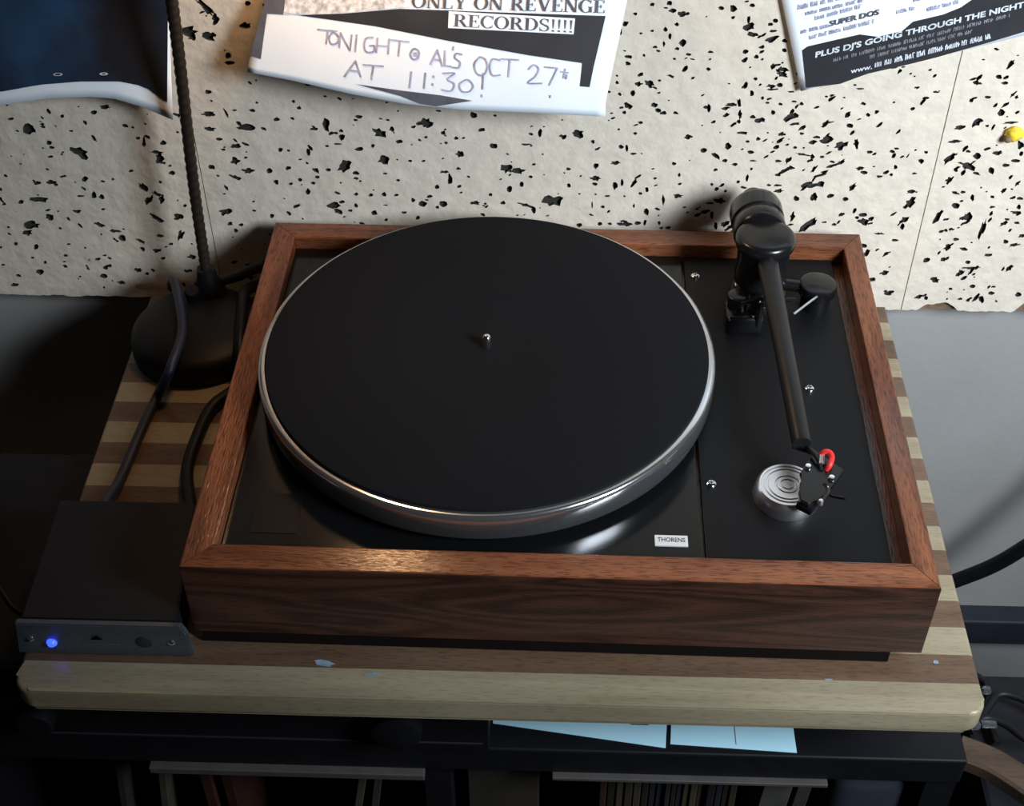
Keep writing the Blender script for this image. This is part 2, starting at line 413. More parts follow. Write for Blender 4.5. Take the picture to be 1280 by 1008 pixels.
TZ_TOP = 0.46
def tile_panel(x0, x1, label):
    def zb(x):                                # torn lower edge
        p = -0.0147 + noise.noise(Vector((x * 60, 3.1, 0))) * 0.0016 + noise.noise(Vector((x * 240, 7.7, 0))) * 0.001
        if x > 0.255:
            b = noise.noise(Vector((x * 38, 1.7, 4.0)))
            p += max(0.0, b - 0.02) * 0.026
        return p
    verts, faces = [], []
    n = max(8, int((x1 - x0) / 0.0022))
    border = [(x0 + (x1 - x0) * i / n, zb(x0 + (x1 - x0) * i / n)) for i in range(n + 1)] + [(x1, TZ_TOP), (x0, TZ_TOP)]
    nb = len(border)
    verts += [Vector(p) for p in border]
    edges = [(i, (i + 1) % nb) for i in range(nb)]
    rr = random.Random(int(x0 * 1000) + 99)
    for (px, py, w, h, a) in pits:
        c = bp(px, py, 1, TILE_Y)
        if not (x0 + 0.008 < c.x < x1 - 0.008 and 0.0 - 0.006 < c.z < TZ_TOP - 0.01):
            continue
        k = 13 if max(w, h) > 11 else (8 if max(w, h) > 5 else 5)
        ca, sa = math.cos(math.radians(a)), math.sin(math.radians(a))
        idx = []
        ph = rr.uniform(0, 6.28)
        for i in range(k):
            t = ph + 2 * PI * i / k
            q = (rr.uniform(0.62, 1.42) if k > 8 else rr.uniform(0.72, 1.3)) * (0.47 if k > 5 else 0.56)
            ex, ey = w * q * math.cos(t), h * q * math.sin(t)
            P = bp(px + ex * ca + ey * sa, py - ex * sa + ey * ca, 1, TILE_Y)
            idx.append(len(verts)); verts.append(Vector((P.x, P.z)))
        faces.append(idx[::-1])
    V, E_, F, ov, oe, of = delaunay_2d_cdt(verts, edges, [list(range(nb))] + faces, 1, 1e-6)
    bm = bmesh.new()
    D = 0.0032
    top = [bm.verts.new((p[0], TILE_Y, p[1])) for p in V]
    low = {}
    def lowv(i):
        if i not in low: low[i] = bm.verts.new((V[i][0], TILE_Y + D, V[i][1]))
        return low[i]
    ispit = [any(q > 0 for q in oo) for oo in of]
    ecount = {}
    for f, pt in zip(F, ispit):
        bm.faces.new([(lowv(i) if pt else top[i]) for i in f]).material_index = 1 if pt else 0
        for a, b in zip(f, f[1:] + f[:1]):
            ecount.setdefault((min(a, b), max(a, b)), []).append(pt)
    for (a, b), l in ecount.items():
        if len(l) == 2 and l[0] != l[1]:
            bm.faces.new((top[a], top[b], lowv(b), lowv(a))).material_index = 1
        elif len(l) == 1 and not l[0]:
            bm.faces.new((top[a], top[b], lowv(b), lowv(a))).material_index = 0
    bmesh.ops.delete(bm, geom=[v for v in bm.verts if not v.link_faces], context='VERTS')
    root = empty('fibre_tile', ((x0 + x1) / 2, TILE_Y, -0.015))
    root['kind'] = 'structure'
    root.name = 'fibre_tile'
    tag(root, label, 'tile')
    face = obj('tile_face', bm, [TILE, PIT], root); face.matrix_parent_inverse = Matrix.Translation(-root.location)
    core = obj('tile_core', box(x0, x1, TILE_Y + D + 0.0003, WALL_Y - 0.0005, -0.0158, TZ_TOP), BROWN, root)
    core.matrix_parent_inverse = Matrix.Translation(-root.location)
    return root
for a in ((-0.62, -0.2712, 'white dark-flecked fibre tile at the left, behind the desk lamp and navy poster'),
          (-0.2704, 0.2682, 'wide white dark-flecked fibre tile behind the turntable, under the band poster'),
          (0.2690, 0.62, 'white dark-flecked fibre tile with torn lower edge and yellow plug at the right')):
    r = tile_panel(*a)
    del r['kind']

# ------------------------------------------------------------------ black cabinet and the things below the board
ZS = -0.10
YF = -0.172
cab = empty('media_cabinet', (-0.02, 0, FLOOR_Z)); tag(cab, 'low black media cabinet under the striped board', 'cabinet')
def cpart(name, bm, m, parent=None):
    o_ = obj(name, bm, m, parent or cab)
    o_.matrix_parent_inverse = Matrix.Translation(-Vector((-0.02, 0, FLOOR_Z)))
    return o_
cpart('top_panel', box(-0.42, 0.268, YF, 0.02, ZS - 0.026, ZS, bev=0.0015), BLACKP)
cpart('side_panel', box(-0.42, -0.40, YF + 0.004, 0.02, FLOOR_Z, ZS - 0.026), BLACKP)
cpart('side_panel', box(0.248, 0.268, YF + 0.004, 0.02, FLOOR_Z, ZS - 0.026), BLACKP)
cpart('divider', box(-0.088, -0.070, YF + 0.006, 0.01, -0.47, ZS - 0.026), BLACKP)
cpart('back_panel', box(-0.40, 0.248, 0.01, 0.02, FLOOR_Z, ZS - 0.026), BLACKP)
cpart('shelf', box(-0.40, 0.248, YF + 0.006, 0.01, -0.49, -0.47), BLACKP)
cpart('shelf', box(-0.40, 0.248, YF + 0.006, 0.01, FLOOR_Z + 0.02, FLOOR_Z + 0.04), BLACKP)
xa = bp(186, 960, 1, YF - 0.004); xb = bp(531, 975, 1, YF - 0.004)
tag(cpart('edge_strip', box(xa.x, xb.x, YF - 0.005, YF + 0.002, ZS - 0.0325, ZS - 0.0262, bev=0.0008), GREYEDGE), 'pale grey edging strip')
xa = bp(690, 980, 1, YF - 0.004); xb = bp(1035, 983, 1, YF - 0.004)
tag(cpart('edge_strip', box(xa.x, xb.x, YF - 0.004, YF + 0.002, ZS - 0.0294, ZS - 0.0262, bev=0.0006), GREYEDGE), 'thin tan edging strip')

def component(name, x0, x1, y0, label, cat, line_z, knobs):
    z0, z1 = ZS + 0.004, -0.0185
    root = empty(name, ((x0 + x1) / 2, y0, ZS)); tag(root, label, cat)
    inv = Matrix.Translation(-root.location)
    def p(n, bm, m, sm=False):
        q = obj(n, bm, m, root, smooth=sm); q.matrix_parent_inverse = inv; return q
    p('case', box(x0, x1, y0 + 0.004, 0.01, z0, z1, bev=0.001), BLACKM)
    p('front_panel', box(x0, x1, y0, y0 + 0.004, z0 + 0.001, z1 - 0.0005, bev=0.0008), BLACKP)
    p('trim_line', box(x0 + 0.004, x1 - 0.004, y0 - 0.0008, y0, line_z, line_z + 0.0012), mat(name + '_line', (0.05, 0.05, 0.06), 0.3, metal=0.5))
    for kx, kr in knobs:
        p('knob', lathe([(0, 0.013), (kr * .9, 0.013), (kr, 0.012), (kr, 0), (0, 0)], 24, axis_mtx((kx, y0, -0.062), (0, -1, 0))), BLACKP, True)
    for fx in (x0 + 0.02, x1 - 0.02):
        for fy in (y0 + 0.03, -0.02):
            p('foot', lathe([(0, 0), (0.008, 0), (0.008, 0.0042), (0, 0.0042)], 16, Matrix.Translation((fx, fy, ZS))), RUBBER)
    return root
component('amplifier', -0.40, -0.0425, -0.176, 'black hi-fi amplifier under the left half of the board', 'amplifier', -0.088, [(-0.33, 0.012), (-0.10, 0.016)])
component('tape_deck', 0.1605, 0.246, -0.128, 'small black hi-fi unit under the right end of the board', 'hi-fi unit', -0.082, [])

# sheets of paper on the cabinet top, between the two black units
def sheet(poly, label, z, zz=0.0004):
    bm = bmesh.new(); add_prism(bm, poly, z, z + zz)
    o_ = obj('paper_sheet', bm, BLUEPAPER); tag(o_, label, 'paper', 'loose sheets on the cabinet'); return o_
def zpt(px, py, z):
    p = bp(px, py, 2, z); return (p.x, p.y)
a, b = zpt(616, 905, ZS), zpt(832, 936, ZS)
dx, dy = b[0] - a[0], b[1] - a[1]
sheet([a, b, (b[0] + 0.012, b[1] + 0.14), (a[0] + 0.002, a[1] + 0.13)], 'white paper sheet with slanting front edge beside the amplifier', ZS + 0.0002)
a, b = zpt(838, 931, ZS), zpt(996, 942, ZS)
o = sheet([a, b, (b[0] - 0.002, b[1] + 0.15), (a[0] + 0.012, a[1] + 0.15)], 'white paper sheet on the right, beside the small black unit', ZS + 0.0002)
bm = bmesh.new(); c = zpt(919, 922, ZS); add_box(bm, c[0] - .0003, c[0] + .0003, c[1] - 0.006, c[1] + .05, ZS + 0.0005, ZS + 0.0007)
obj('fold_line', bm, INK_GREY, o)
# small dark clip on the left sheet
c = zpt(800, 902, ZS)
o = obj('binder_clip', box(c[0] - .006, c[0] + .006, c[1] - .004, c[1] + .008, ZS + 0.0008, ZS + 0.006, bev=.001), BLACKP); tag(o, 'small black clip lying on the left paper sheet', 'clip')

# records on the shelf below
def sleeve(x, w, colr, lean, label, y0=YF + 0.012, h=0.318, grp='records on the cabinet shelf'):
    bm = box(0, w, 0, 0.155, 0, h, bev=min(0.0008, w * .3), seg=1)
    colr = tuple(c * .6 for c in colr)
    m = mat('sleeve_card', colr, 0.7, spec=.2, noise_amt=0.25, noise_scale=25)
    o_ = obj('record_sleeve', bm, m); o_.location = (x, y0, -0.4698 + w * abs(math.sin(lean)))
    o_.rotation_euler = (0, lean, 0)
    tag(o_, label, 'record', grp); return o_
cols = [(.03, .025, .02), (.06, .045, .03), (.025, .03, .04), (.09, .07, .045), (.02, .02, .02), (.05, .03, .02), (.07, .06, .05), (.035, .03, .03)]
x = 0.032
k = 0
ordn = ['first', 'second', 'third', 'fourth', 'fifth', 'sixth', 'seventh', 'eighth', 'ninth', 'tenth', 'eleventh', 'twelfth', 'thirteenth', 'fourteenth', 'fifteenth', 'sixteenth', 'seventeenth', 'eighteenth', 'nineteenth', 'twentieth', 'twenty-first', 'twenty-second', 'twenty-third', 'twenty-fourth']
rr = random.Random(5)
while x < 0.123:
    w = rr.uniform(0.0036, 0.0058)
    sleeve(x, w, cols[rr.randrange(8)], 0, 'upright record, %s from the left in the row under the paper sheets' % ordn[k], y0=YF + 0.012 + rr.uniform(0, .004))
    x += w + 0.0004; k += 1
sleeve(0.128, 0.020, (.10, .095, .085), 0.05, 'pale record sleeve leaning at the right end of the upright records')
sleeve(0.151, 0.010, (.06, .055, .05), 0.05, 'greyish record sleeve leaning beside the pale one')
o = obj('dark_bag', box(0.19, 0.245, YF + 0.012, 0.0, -0.4695, -0.145, bev=0.014, seg=4), mat('dark_blue_cloth', (.010, .013, .022), .8, noise_amt=.3), smooth=True)
tag(o, 'dark navy cloth box at the right end of the record shelf', 'box')
for i, (xx, ww, cc, ln, lb) in enumerate((
        (-0.345, .006, (.05, .05, .045), 0.12, 'grey-brown record sleeve leaning at the far left of the shelf'),
        (-0.315, .006, (.10, .085, .06), 0.12, 'tan record sleeve leaning to the right on the left shelf'),
        (-0.250, .008, (.07, .025, .015), 0.0, 'dark red record sleeve standing upright on the left shelf'),
        (-0.235, .008, (.05, .018, .012), 0.0, 'maroon record sleeve standing beside the dark red one'),
        (-0.185, .006, (.09, .08, .06), 0.16, 'beige record sleeve leaning in the middle of the left shelf'),
        (-0.165, .006, (.06, .055, .05), 0.13, 'grey record sleeve leaning near the divider'),
        (-0.060, .05, (.05, .042, .03), 0.0, 'thick brown box set standing right of the divider'))):
    sleeve(xx, ww, cc, ln, lb, y0=YF + 0.02)

# ------------------------------------------------------------------ the striped board
BX0, BX1 = -0.3245, 0.2518
BYF, BYB = -0.2045, 0.1715
BT = 0.0185
S0, SW = -0.1828, 0.02086
board = empty('striped_board', (-0.036, -0.015, -BT)); tag(board, 'striped maple and walnut butcher-block board carrying the turntable', 'board')
binv = Matrix.Translation(-board.location)
ys = [BYF]
y = S0
while y < BYB - 0.006:
    ys.append(y); y += SW
ys.append(BYB)
RC = 0.011
for i in range(len(ys) - 1):
    y0, y1 = ys[i], ys[i + 1]
    x0 = BX0; x1 = BX1
    poly = []
    if i == 0:
        for k in range(9):
            t = PI + PI / 2 * k / 8
            poly.append((x0 + RC + RC * math.cos(t), y0 + RC + RC * math.sin(t)))
        for k in range(9):
            t = 1.5 * PI + PI / 2 * k / 8
            poly.append((x1 - RC + RC * math.cos(t), y0 + RC + RC * math.sin(t)))
        poly += [(x1, y1), (x0, y1)]
    else:
        poly = [(x0, y0), (x1, y0), (x1, y1), (x0, y1)]
    dz = (random.random() - .5) * 0.00012
    bm = add_prism(bmesh.new(), poly, -BT, dz)
    bm.edges.ensure_lookup_table()
    es = []
    for e in bm.edges:
        a, b = e.verts[0].co, e.verts[1].co
        if abs(a.z - b.z) > 1e-4: continue
        inner = (abs(a.y - b.y) < 1e-6 and abs(a.y - y1) < 1e-6 and i < len(ys) - 2) or \
                (abs(a.y - b.y) < 1e-6 and abs(a.y - y0) < 1e-6 and i > 0)
        if not inner: es.append(e)
    bmesh.ops.bevel(bm, geom=es, offset=0.0026, segments=4, profile=0.5, affect='EDGES')
    o = obj('wood_strip', bm, MAPLE if i % 2 == 0 else WALNUT, board, smooth=True)
    o.matrix_parent_inverse = binv
for (px, py, w, h, a) in ((405, 830, 30, 9, 10), (466, 843, 22, 5, 0), (1170, 828, 9, 5, 0), (1035, 850, 12, 3, 0)):
    bm = bmesh.new(); vs = []
    rr = random.Random(px)
    for k in range(14):
        t = 2 * PI * k / 14; q = rr.uniform(.6, 1.1) * .5
        P = bp(px + w * q * math.cos(t), py - h * q * math.sin(t) - w * q * math.cos(t) * math.sin(math.radians(-a)), 2, 0.0001)
        vs.append((P.x, P.y))
    add_prism(bm, vs, 0.00005, 0.00022)
    o = obj('paint_smear', bm, BLUESMEAR, board); o.matrix_parent_inverse = binv

# ------------------------------------------------------------------ turntable
PROT = -0.0081
PW, PD, PZT, PZB = 0.43618, 0.33682, 0.07204, 0.012
tt = empty('turntable', (0, 0, 0), PROT)
tag(tt, 'record player with oak frame, black platter mat and black tonearm', 'record player')
def TL(x, y):                               # world -> turntable frame
    c, s = math.cos(-PROT), math.sin(-PROT)
    return (x * c - y * s, x * s + y * c)
def tpx(px, py, z):
    p = bp(px, py, 2, z); a = TL(p.x, p.y); return Vector((a[0], a[1], z))

HX, HY = PW / 2, PD / 2
IXL, IXR, IYF, IYB = -0.2005, 0.2040, -0.1500, 0.1502
def frame_board(poly, m, front=False):
    bm = add_prism(bmesh.new(), poly, PZB, PZT)
    es = []
    for e in bm.edges:
        a, b = e.verts[0].co, e.verts[1].co
        if min(a.z, b.z) < PZT - 1e-5: continue
        long_ = (abs(a.x - b.x) < 1e-6) or (abs(a.y - b.y) < 1e-6)
        if long_: es.append(e)
    bmesh.ops.bevel(bm, geom=es, offset=0.0011, segments=2, profile=0.5, affect='EDGES')
    for f in bm.faces:
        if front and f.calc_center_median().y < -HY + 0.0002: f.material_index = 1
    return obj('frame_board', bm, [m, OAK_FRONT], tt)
g = 0.00025
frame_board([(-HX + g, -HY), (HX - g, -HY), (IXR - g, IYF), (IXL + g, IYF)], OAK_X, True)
frame_board([(-HX + g, HY), (IXL + g, IYB), (IXR - g, IYB), (HX - g, HY)], OAK_X)
frame_board([(-HX, -HY + g), (IXL, IYF + g), (IXL, IYB - g), (-HX, HY - g)], OAK_Y)
frame_board([(HX, -HY + g), (HX, HY - g), (IXR, IYB - g), (IXR, IYF + g)], OAK_Y)
obj('base_plate', box(-HX + 0.004, HX - 0.018, -HY + 0.0008, HY - 0.016, 0.0014, PZB), mat('dark_fibreboard', (.006, .004, .003), .9, spec=.1, noise_amt=.2), tt)
for sx in (-1, 1):
    for sy in (-1, 1):
        obj('foot', lathe([(0, 0), (0.012, 0), (0.013, 0.0016), (0, 0.0016)], 20, Matrix.Translation((sx * 0.17, sy * 0.12, 0))), RUBBER, tt, smooth=True)
DZ = 0.062
SEAM = TL(0.0868, 0.0)[0]
obj('inner_ledge', box(IXL + .0001, IXR - .0001, IYF + .0001, IYB - .0001, DZ - 0.014, DZ - 0.0045), OAK_Y, tt)
deck = obj('deck_plate', box(IXL + 0.0006, SEAM - 0.0009, IYF + 0.0006, IYB - 0.0006, DZ - 0.004, DZ, bev=0.0005), DECK, tt)
obj('arm_board', box(SEAM + 0.0009, 0.1962, IYF + 0.0006, IYB - 0.0006, DZ - 0.004, DZ - 0.0004, bev=0.0006), ARMB, tt)
c = tpx(346, 642, DZ)
obj('switch_plate', box(c.x - .014, c.x + .014, c.y - .016, c.y + .016, DZ, DZ + 0.0004), mat('switch_plate_black', (.006, .006, .007), .5, spec=.15), deck)

# platter
pc = TL(-0.04946, 0.01072)
PLZ, PLT = 0.08804, 0.0196
plat = obj('platter', lathe([(0, PLZ - PLT), (0.1470, PLZ - PLT), (0.1488, PLZ - PLT + 0.0008), (0.1496, PLZ - PLT + 0.004), (0.1500, PLZ - 0.0055), (0.1498, PLZ - 0.0030), (0.1494, PLZ - 0.0014), (0.1485, PLZ - 0.0004), (0.1476, PLZ - 0.00002), (0.1474, PLZ), (0.1440, PLZ), (0.1430, PLZ), (0, PLZ)], 160, Matrix.Translation((pc[0], pc[1], 0))), ALU, tt, smooth=True)
tag(plat, 'polished aluminium platter')
mt_ = obj('platter_mat', lathe([(0, PLZ + 0.0002), (0.1448, PLZ + 0.0002), (0.1452, PLZ + 0.0012), (0.1446, PLZ + 0.0024), (0.143, PLZ + 0.0028), (0.054, PLZ + 0.0028), (0.052, PLZ + 0.0024), (0, PLZ + 0.0024)], 128, Matrix.Translation((pc[0], pc[1], 0))), MATF, plat, smooth=True)
tag(mt_, 'matt black rubber mat')
obj('spindle', lathe([(0, PLZ + 0.0125), (0.0017, PLZ + 0.0120), (0.0029, PLZ + 0.0105), (0.0034, PLZ + 0.008), (0.0034, PLZ + 0.001), (0, PLZ + 0.001)], 24, Matrix.Translation((pc[0], pc[1], 0))), CHROME, plat, smooth=True)

# deck screws
for px, py in ((869, 344), (1012, 485), (889, 604)):
    c = tpx(px, py, DZ + 0.001)
    s = obj('deck_screw', lathe([(0, 0.0016), (0.0012, 0.0019), (0.0024, 0.0016), (0.0032, 0.0008), (0.0033, -0.0004), (0, -0.0004)], 24, Matrix.Translation((c.x, c.y, DZ))), CHROME, tt, smooth=True)
    bm = bmesh.new()
    add_box(bm, c.x - .0016, c.x + .0016, c.y - .0003, c.y + .0003, DZ + 0.0013, DZ + 0.00205)
    add_box(bm, c.x - .0003, c.x + .0003, c.y - .0016, c.y + .0016, DZ + 0.0013, DZ + 0.0020)
    obj('cross_slot', bm, INK, s)

# speed knob
KC = tpx(985, 605, 0.0735)
kz = DZ - 0.0004
prof = [(0, kz), (0.0200, kz), (0.0203, kz + 0.0012), (0.0196, kz + 0.0062), (0.0186, kz + 0.0100), (0.0172, kz + 0.0113)]
for r0 in (0.0150, 0.0125):
    prof += [(r0 + 0.0009, kz + 0.0113), (r0 + 0.0004, kz + 0.0106), (r0 - 0.0004, kz + 0.0106), (r0 - 0.0009, kz + 0.0113)]
prof += [(0.0078, kz + 0.0112), (0.0073, kz + 0.0106), (0.0067, kz + 0.0106), (0.0062, kz + 0.0112), (0.0048, kz + 0.0112), (0.0043, kz + 0.0107), (0.0037, kz + 0.0107), (0.0032, kz + 0.0112), (0, kz + 0.0112)]
knob = obj('speed_knob', lathe(prof, 72, Matrix.Translation((KC.x, KC.y, 0))), ALU_SOFT, tt, smooth=True)
tag(knob, 'round silver knob with concentric rings')

# badge
c = tpx(839, 677.5, DZ)
bd = obj('badge', box(c.x - 0.0098, c.x + 0.0098, c.y - 0.0042, c.y + 0.0042, DZ, DZ + 0.0012, bev=0.0003), WHITE_PLATE, tt)
tag(bd, 'small silver name plate')

def text_mesh(s, name, size=1.0, bold=0.0):
    cu = bpy.data.curves.new(name, 'FONT')
    cu.body = s
    cu.size = size
    cu.offset = bold
    cu.resolution_u = 3
    t = bpy.data.objects.new(name, cu)
    COL.objects.link(t)
    bpy.context.view_layer.update()
    dg = bpy.context.evaluated_depsgraph_get()
    me = bpy.data.meshes.new_from_object(t.evaluated_get(dg))
    bpy.data.objects.remove(t)
    V = [v.co.copy() for v in me.vertices]
    F = [list(p.vertices) for p in me.polygons]
    bpy.data.meshes.remove(me)
    return V, F

V, F = text_mesh('THORENS', 'badge_lettering', 1.0, 0.01)
mnx = min(v.x for v in V); mxx = max(v.x for v in V)
mny = min(v.y for v in V); mxy = max(v.y for v in V)
bm = bmesh.new()
vs = [bm.verts.new((c.x - 0.0082 + 0.0164 * (v.x - mnx) / (mxx - mnx), c.y - 0.0012 + 0.0034 * (v.y - mny) / (mxy - mny), DZ + 0.0013)) for v in V]
for f in F:
    bm.faces.new([vs[i] for i in f])
obj('badge_lettering', bm, INK, bd)

# tonearm
PV = tpx(958, 292, 0.1165)                   # centre of the bearing housing's top
TE = tpx(1003, 551, 0.0955)                  # end of the arm tube
az = 0.1035                                  # tube axis height at the pivot
A0 = Vector((PV.x + 0.0008, PV.y - 0.012, az)); A1 = Vector((TE.x, TE.y, 0.0925))
adir = (A1 - A0).normalized()
bm = bmesh.new()
add_lathe(bm, [(0, 0), (0.0072, 0), (0.0069, 0.03), (0.0064, 0.08), (0.0060, (A1 - A0).length - 0.003), (0.0056, (A1 - A0).length), (0, (A1 - A0).length)], 28, axis_mtx(A0, adir))
arm = obj('tonearm', bm, ARM_TUBE, tt, smooth=True); tag(arm, 'straight black tonearm tube')
# bearing housing with wide flat cap
obj('bearing_housing', lathe([(0, 0.1165), (0.0150, 0.1168), (0.0186, 0.1160), (0.0204, 0.1140), (0.0208, 0.1105), (0.0202, 0.1075), (0.0190, 0.1060), (0.0182, 0.1045), (0.0178, 0.086), (0.0185, 0.084), (0.0185, 0.078), (0.0165, 0.076), (0, 0.076)], 64, Matrix.Translation((PV.x, PV.y, 0))), ARM_BLACK, arm, smooth=True)
# pillar and collar down to the arm board
obj('pillar', lathe([(0, 0.0764), (0.0115, 0.0764), (0.0115, 0.067), (0.0195, 0.0665), (0.0205, 0.065), (0.0205, DZ - 0.0004), (0, DZ - 0.0004)], 48, Matrix.Translation((PV.x, PV.y, 0))), ARM_BLACK, arm, smooth=True)
# counterweight behind the pivot
cdir = Vector((-adir.x, -adir.y, 0.02)).normalized()
CW0 = Vector((PV.x - 0.0012, PV.y + 0.012, 0.1040))
obj('counterweight', lathe([(0, 0.003), (0.0176, 0.003), (0.0186, 0.0045), (0.0186, 0.0135), (0.0176, 0.0150), (0.0176, 0.0165), (0.0188, 0.018), (0.0188, 0.030), (0.0180, 0.0335), (0.0150, 0.0362), (0.0102, 0.0378), (0.0092, 0.0395), (0.0090, 0.047), (0.0078, 0.0490), (0, 0.0495)], 56, axis_mtx(CW0, cdir)), ARM_BLACK, arm, smooth=True)
# lift / arm-rest block on the left of the pivot
lp = tpx(930, 383, 0.078)
bm = bmesh.new()
add_box(bm, lp.x - 0.0125, lp.x + 0.0135, lp.y - 0.012, lp.y + 0.010, DZ - 0.0004, 0.0765, bev=0.003, seg=3)
obj('lift_block', bm, ARM_BLACK, arm, smooth=True)
obj('lift_knob', lathe([(0, 0.0875), (0.006, 0.0875), (0.0075, 0.0865), (0.0075, 0.0760), (0, 0.0760)], 32, Matrix.Translation((lp.x - 0.004, lp.y + 0.002, 0))), ARM_BLACK, arm, smooth=True)
bm = bmesh.new()
add_tube(bm, [Vector((lp.x + 0.006, lp.y - 0.006, 0.0766)), Vector((lp.x + 0.006, lp.y - 0.006, 0.0890))], 0.0022, 12)
add_tube(bm, smooth_path([(lp.x - 0.004, lp.y - 0.010, 0.0880), (lp.x + 0.008, lp.y - 0.0065, 0.0893), (lp.x + 0.022, lp.y - 0.004, 0.0880), (lp.x + 0.034, lp.y - 0.0035, 0.0875)], 4), 0.0014, 8)
obj('lift_rail', bm, ARM_BLACK, arm, smooth=True)
for q in ((951, 378, 0.091), (920, 356, 0.0880), (922, 388, 0.0775), (942, 396, 0.0775)):
    c = tpx(*q)
    obj('set_screw', lathe([(0, 0.0012), (0.0009, 0.0009), (0.0012, 0), (0, -0.0003)], 12, Matrix.Translation(c)), CHROME, arm, smooth=True)
obj('screw_post', add_tube(bmesh.new(), [tpx(951, 378, 0.0905) + Vector((0, 0, -.020)), tpx(951, 378, 0.0905)], 0.0022, 12), ARM_BLACK, arm, smooth=True)
# anti-skate disc on the right
rp = tpx(1023, 353, 0.0825)
obj('anti_skate_dial', lathe([(0, 0.0825), (0.0105, 0.0825), (0.0126, 0.0815), (0.0130, 0.0800), (0.0128, 0.0740), (0.0104, 0.0725), (0.0104, DZ - 0.0004), (0, DZ - 0.0004)], 40, Matrix.Translation((rp.x, rp.y, 0))), ARM_BLACK, arm, smooth=True)
bm = bmesh.new()
add_tube(bm, [Vector((PV.x + 0.012, PV.y - 0.006, 0.0775)), Vector((rp.x - 0.004, rp.y, 0.0775))], 0.0042, 12)
obj('anti_skate_bracket', bm, ARM_BLACK, arm, smooth=True)
q0 = tpx(1021, 371, 0.080); q1 = tpx(992, 393, 0.078)
obj('cue_lever', add_tube(bmesh.new(), [rp + Vector((-0.002, -0.010, -0.004)), q0, q1], 0.0009, 8), ALU_SOFT, arm, smooth=True)

# headshell turned towards the spindle
hs = tpx(1024.5, 592, 0.0905)
u_ = (tpx(1037, 598, 0.0905) - tpx(1012, 586, 0.0905)).normalized()     # across
v_ = Vector((u_.y, -u_.x, 0)).normalized()                              # forward
if v_.y > 0: v_ = -v_
def hp(a, b, z): return Vector((hs.x, hs.y, 0)) + u_ * a + v_ * b + Vector((0, 0, z))
bm = bmesh.new()
outl = [(-0.0035, -0.0300), (0.0040, -0.0270), (0.0102, -0.012), (0.0108, 0.000), (0.0106, 0.012), (0.0098, 0.0210), (0.0066, 0.0262), (0.0010, 0.0262), (-0.0030, 0.0205), (-0.0052, 0.0110), (-0.0098, 0.0062), (-0.0102, -0.004), (-0.0090, -0.014)]
# plate from the tube end to the front edge
tip = [(A1.x - 0.0052, A1.y + 0.001), (A1.x + 0.0054, A1.y + 0.001)]
pp = [hp(a, b, 0) for a, b in outl[2:]]
poly = [tuple(tip[1])] + [(p.x, p.y) for p in pp] + [tuple(tip[0])]
add_prism(bm, poly, 0.0876, 0.0905)
bmesh.ops.bevel(bm, geom=[e for e in bm.edges if abs(e.verts[0].co.z - e.verts[1].co.z) < 1e-6 and e.verts[0].co.z > 0.09], offset=0.0009, segments=2, affect='EDGES')
hsh = obj('headshell', bm, ARM_BLACK, arm, smooth=True)
bm = bmesh.new()
def obox(bm, a0, a1, b0, b1, z0, z1, bev=0.0006):
    vs = [bm.verts.new(hp(a, b, z)) for a in (a0, a1) for b in (b0, b1) for z in (z0, z1)]
    fs = [bm.faces.new([vs[i] for i in q]) for q in ((0, 1, 3, 2), (4, 6, 7, 5), (0, 4, 5, 1), (2, 3, 7, 6), (0, 2, 6, 4), (1, 5, 7, 3))]
    if bev: bmesh.ops.bevel(bm, geom=list({e for f in fs for e in f.edges}), offset=bev, segments=2, affect='EDGES')
obox(bm, -0.0070, 0.0088, -0.008, 0.0105, 0.0805, 0.0875)
obox(bm, -0.0030, 0.0070, 0.001, 0.0205, 0.0752, 0.0804)
obj('cartridge', bm, BLACKP, arm)
for a in (-0.0078, 0.0078):
    obj('cartridge_screw', lathe([(0, 0.0022), (0.0016, 0.0020), (0.0023, 0.0010), (0.0023, -0.0005), (0, -0.0005)], 20, Matrix.Translation(hp(a, 0, 0.0905))), CHROME, arm, smooth=True)
# finger lift and little front screw
obj('finger_lift', tube([hp(0.0085, 0.010, 0.0890), hp(0.014, 0.011, 0.0895), hp(0.020, 0.012, 0.0925), hp(0.023, 0.0125, 0.0945)], 0.0011, 8), ARM_BLACK, arm, smooth=True)
c = tpx(1026, 627, 0.0925)
obj('front_rivet', lathe([(0, 0.0012), (0.0012, 0.001), (0.0018, 0), (0.0018, -0.0022), (0, -0.0022)], 16, Matrix.Translation(c)), ALU_SOFT, arm, smooth=True)
obj('rivet_arm', tube([hp(0.006, 0.006, 0.0895), hp(0.011, 0.010, 0.0898), c + Vector((0, 0, -0.0015))], 0.0016, 8, 4), ARM_BLACK, arm, smooth=True)
# cartridge leads at the back: red loop, silver sleeve
c = tpx(1027, 574, 0.0935)
obj('lead_pin', add_tube(bmesh.new(), [c + Vector((0.0006, 0.004, 0.000)), c + Vector((-0.0006, -0.004, -0.001))], 0.0019, 12), CHROME, arm, smooth=True)
pts = [tpx(1026, 569, 0.0935), tpx(1031, 565, 0.0960), tpx(1037, 566, 0.0965), tpx(1040, 572, 0.0955), tpx(1037, 582, 0.0935), tpx(1033, 587, 0.0905)]
obj('red_lead_wire', tube(pts, 0.0017, 10, 6), RED, arm, smooth=True)
pts = [tpx(1008, 560, 0.0900), tpx(1016, 566, 0.0935), tpx(1024, 578, 0.0930), tpx(1027, 588, 0.0905)]
obj('black_lead_wire', tube(pts, 0.0012, 8, 6), BLACKP, arm, smooth=True)

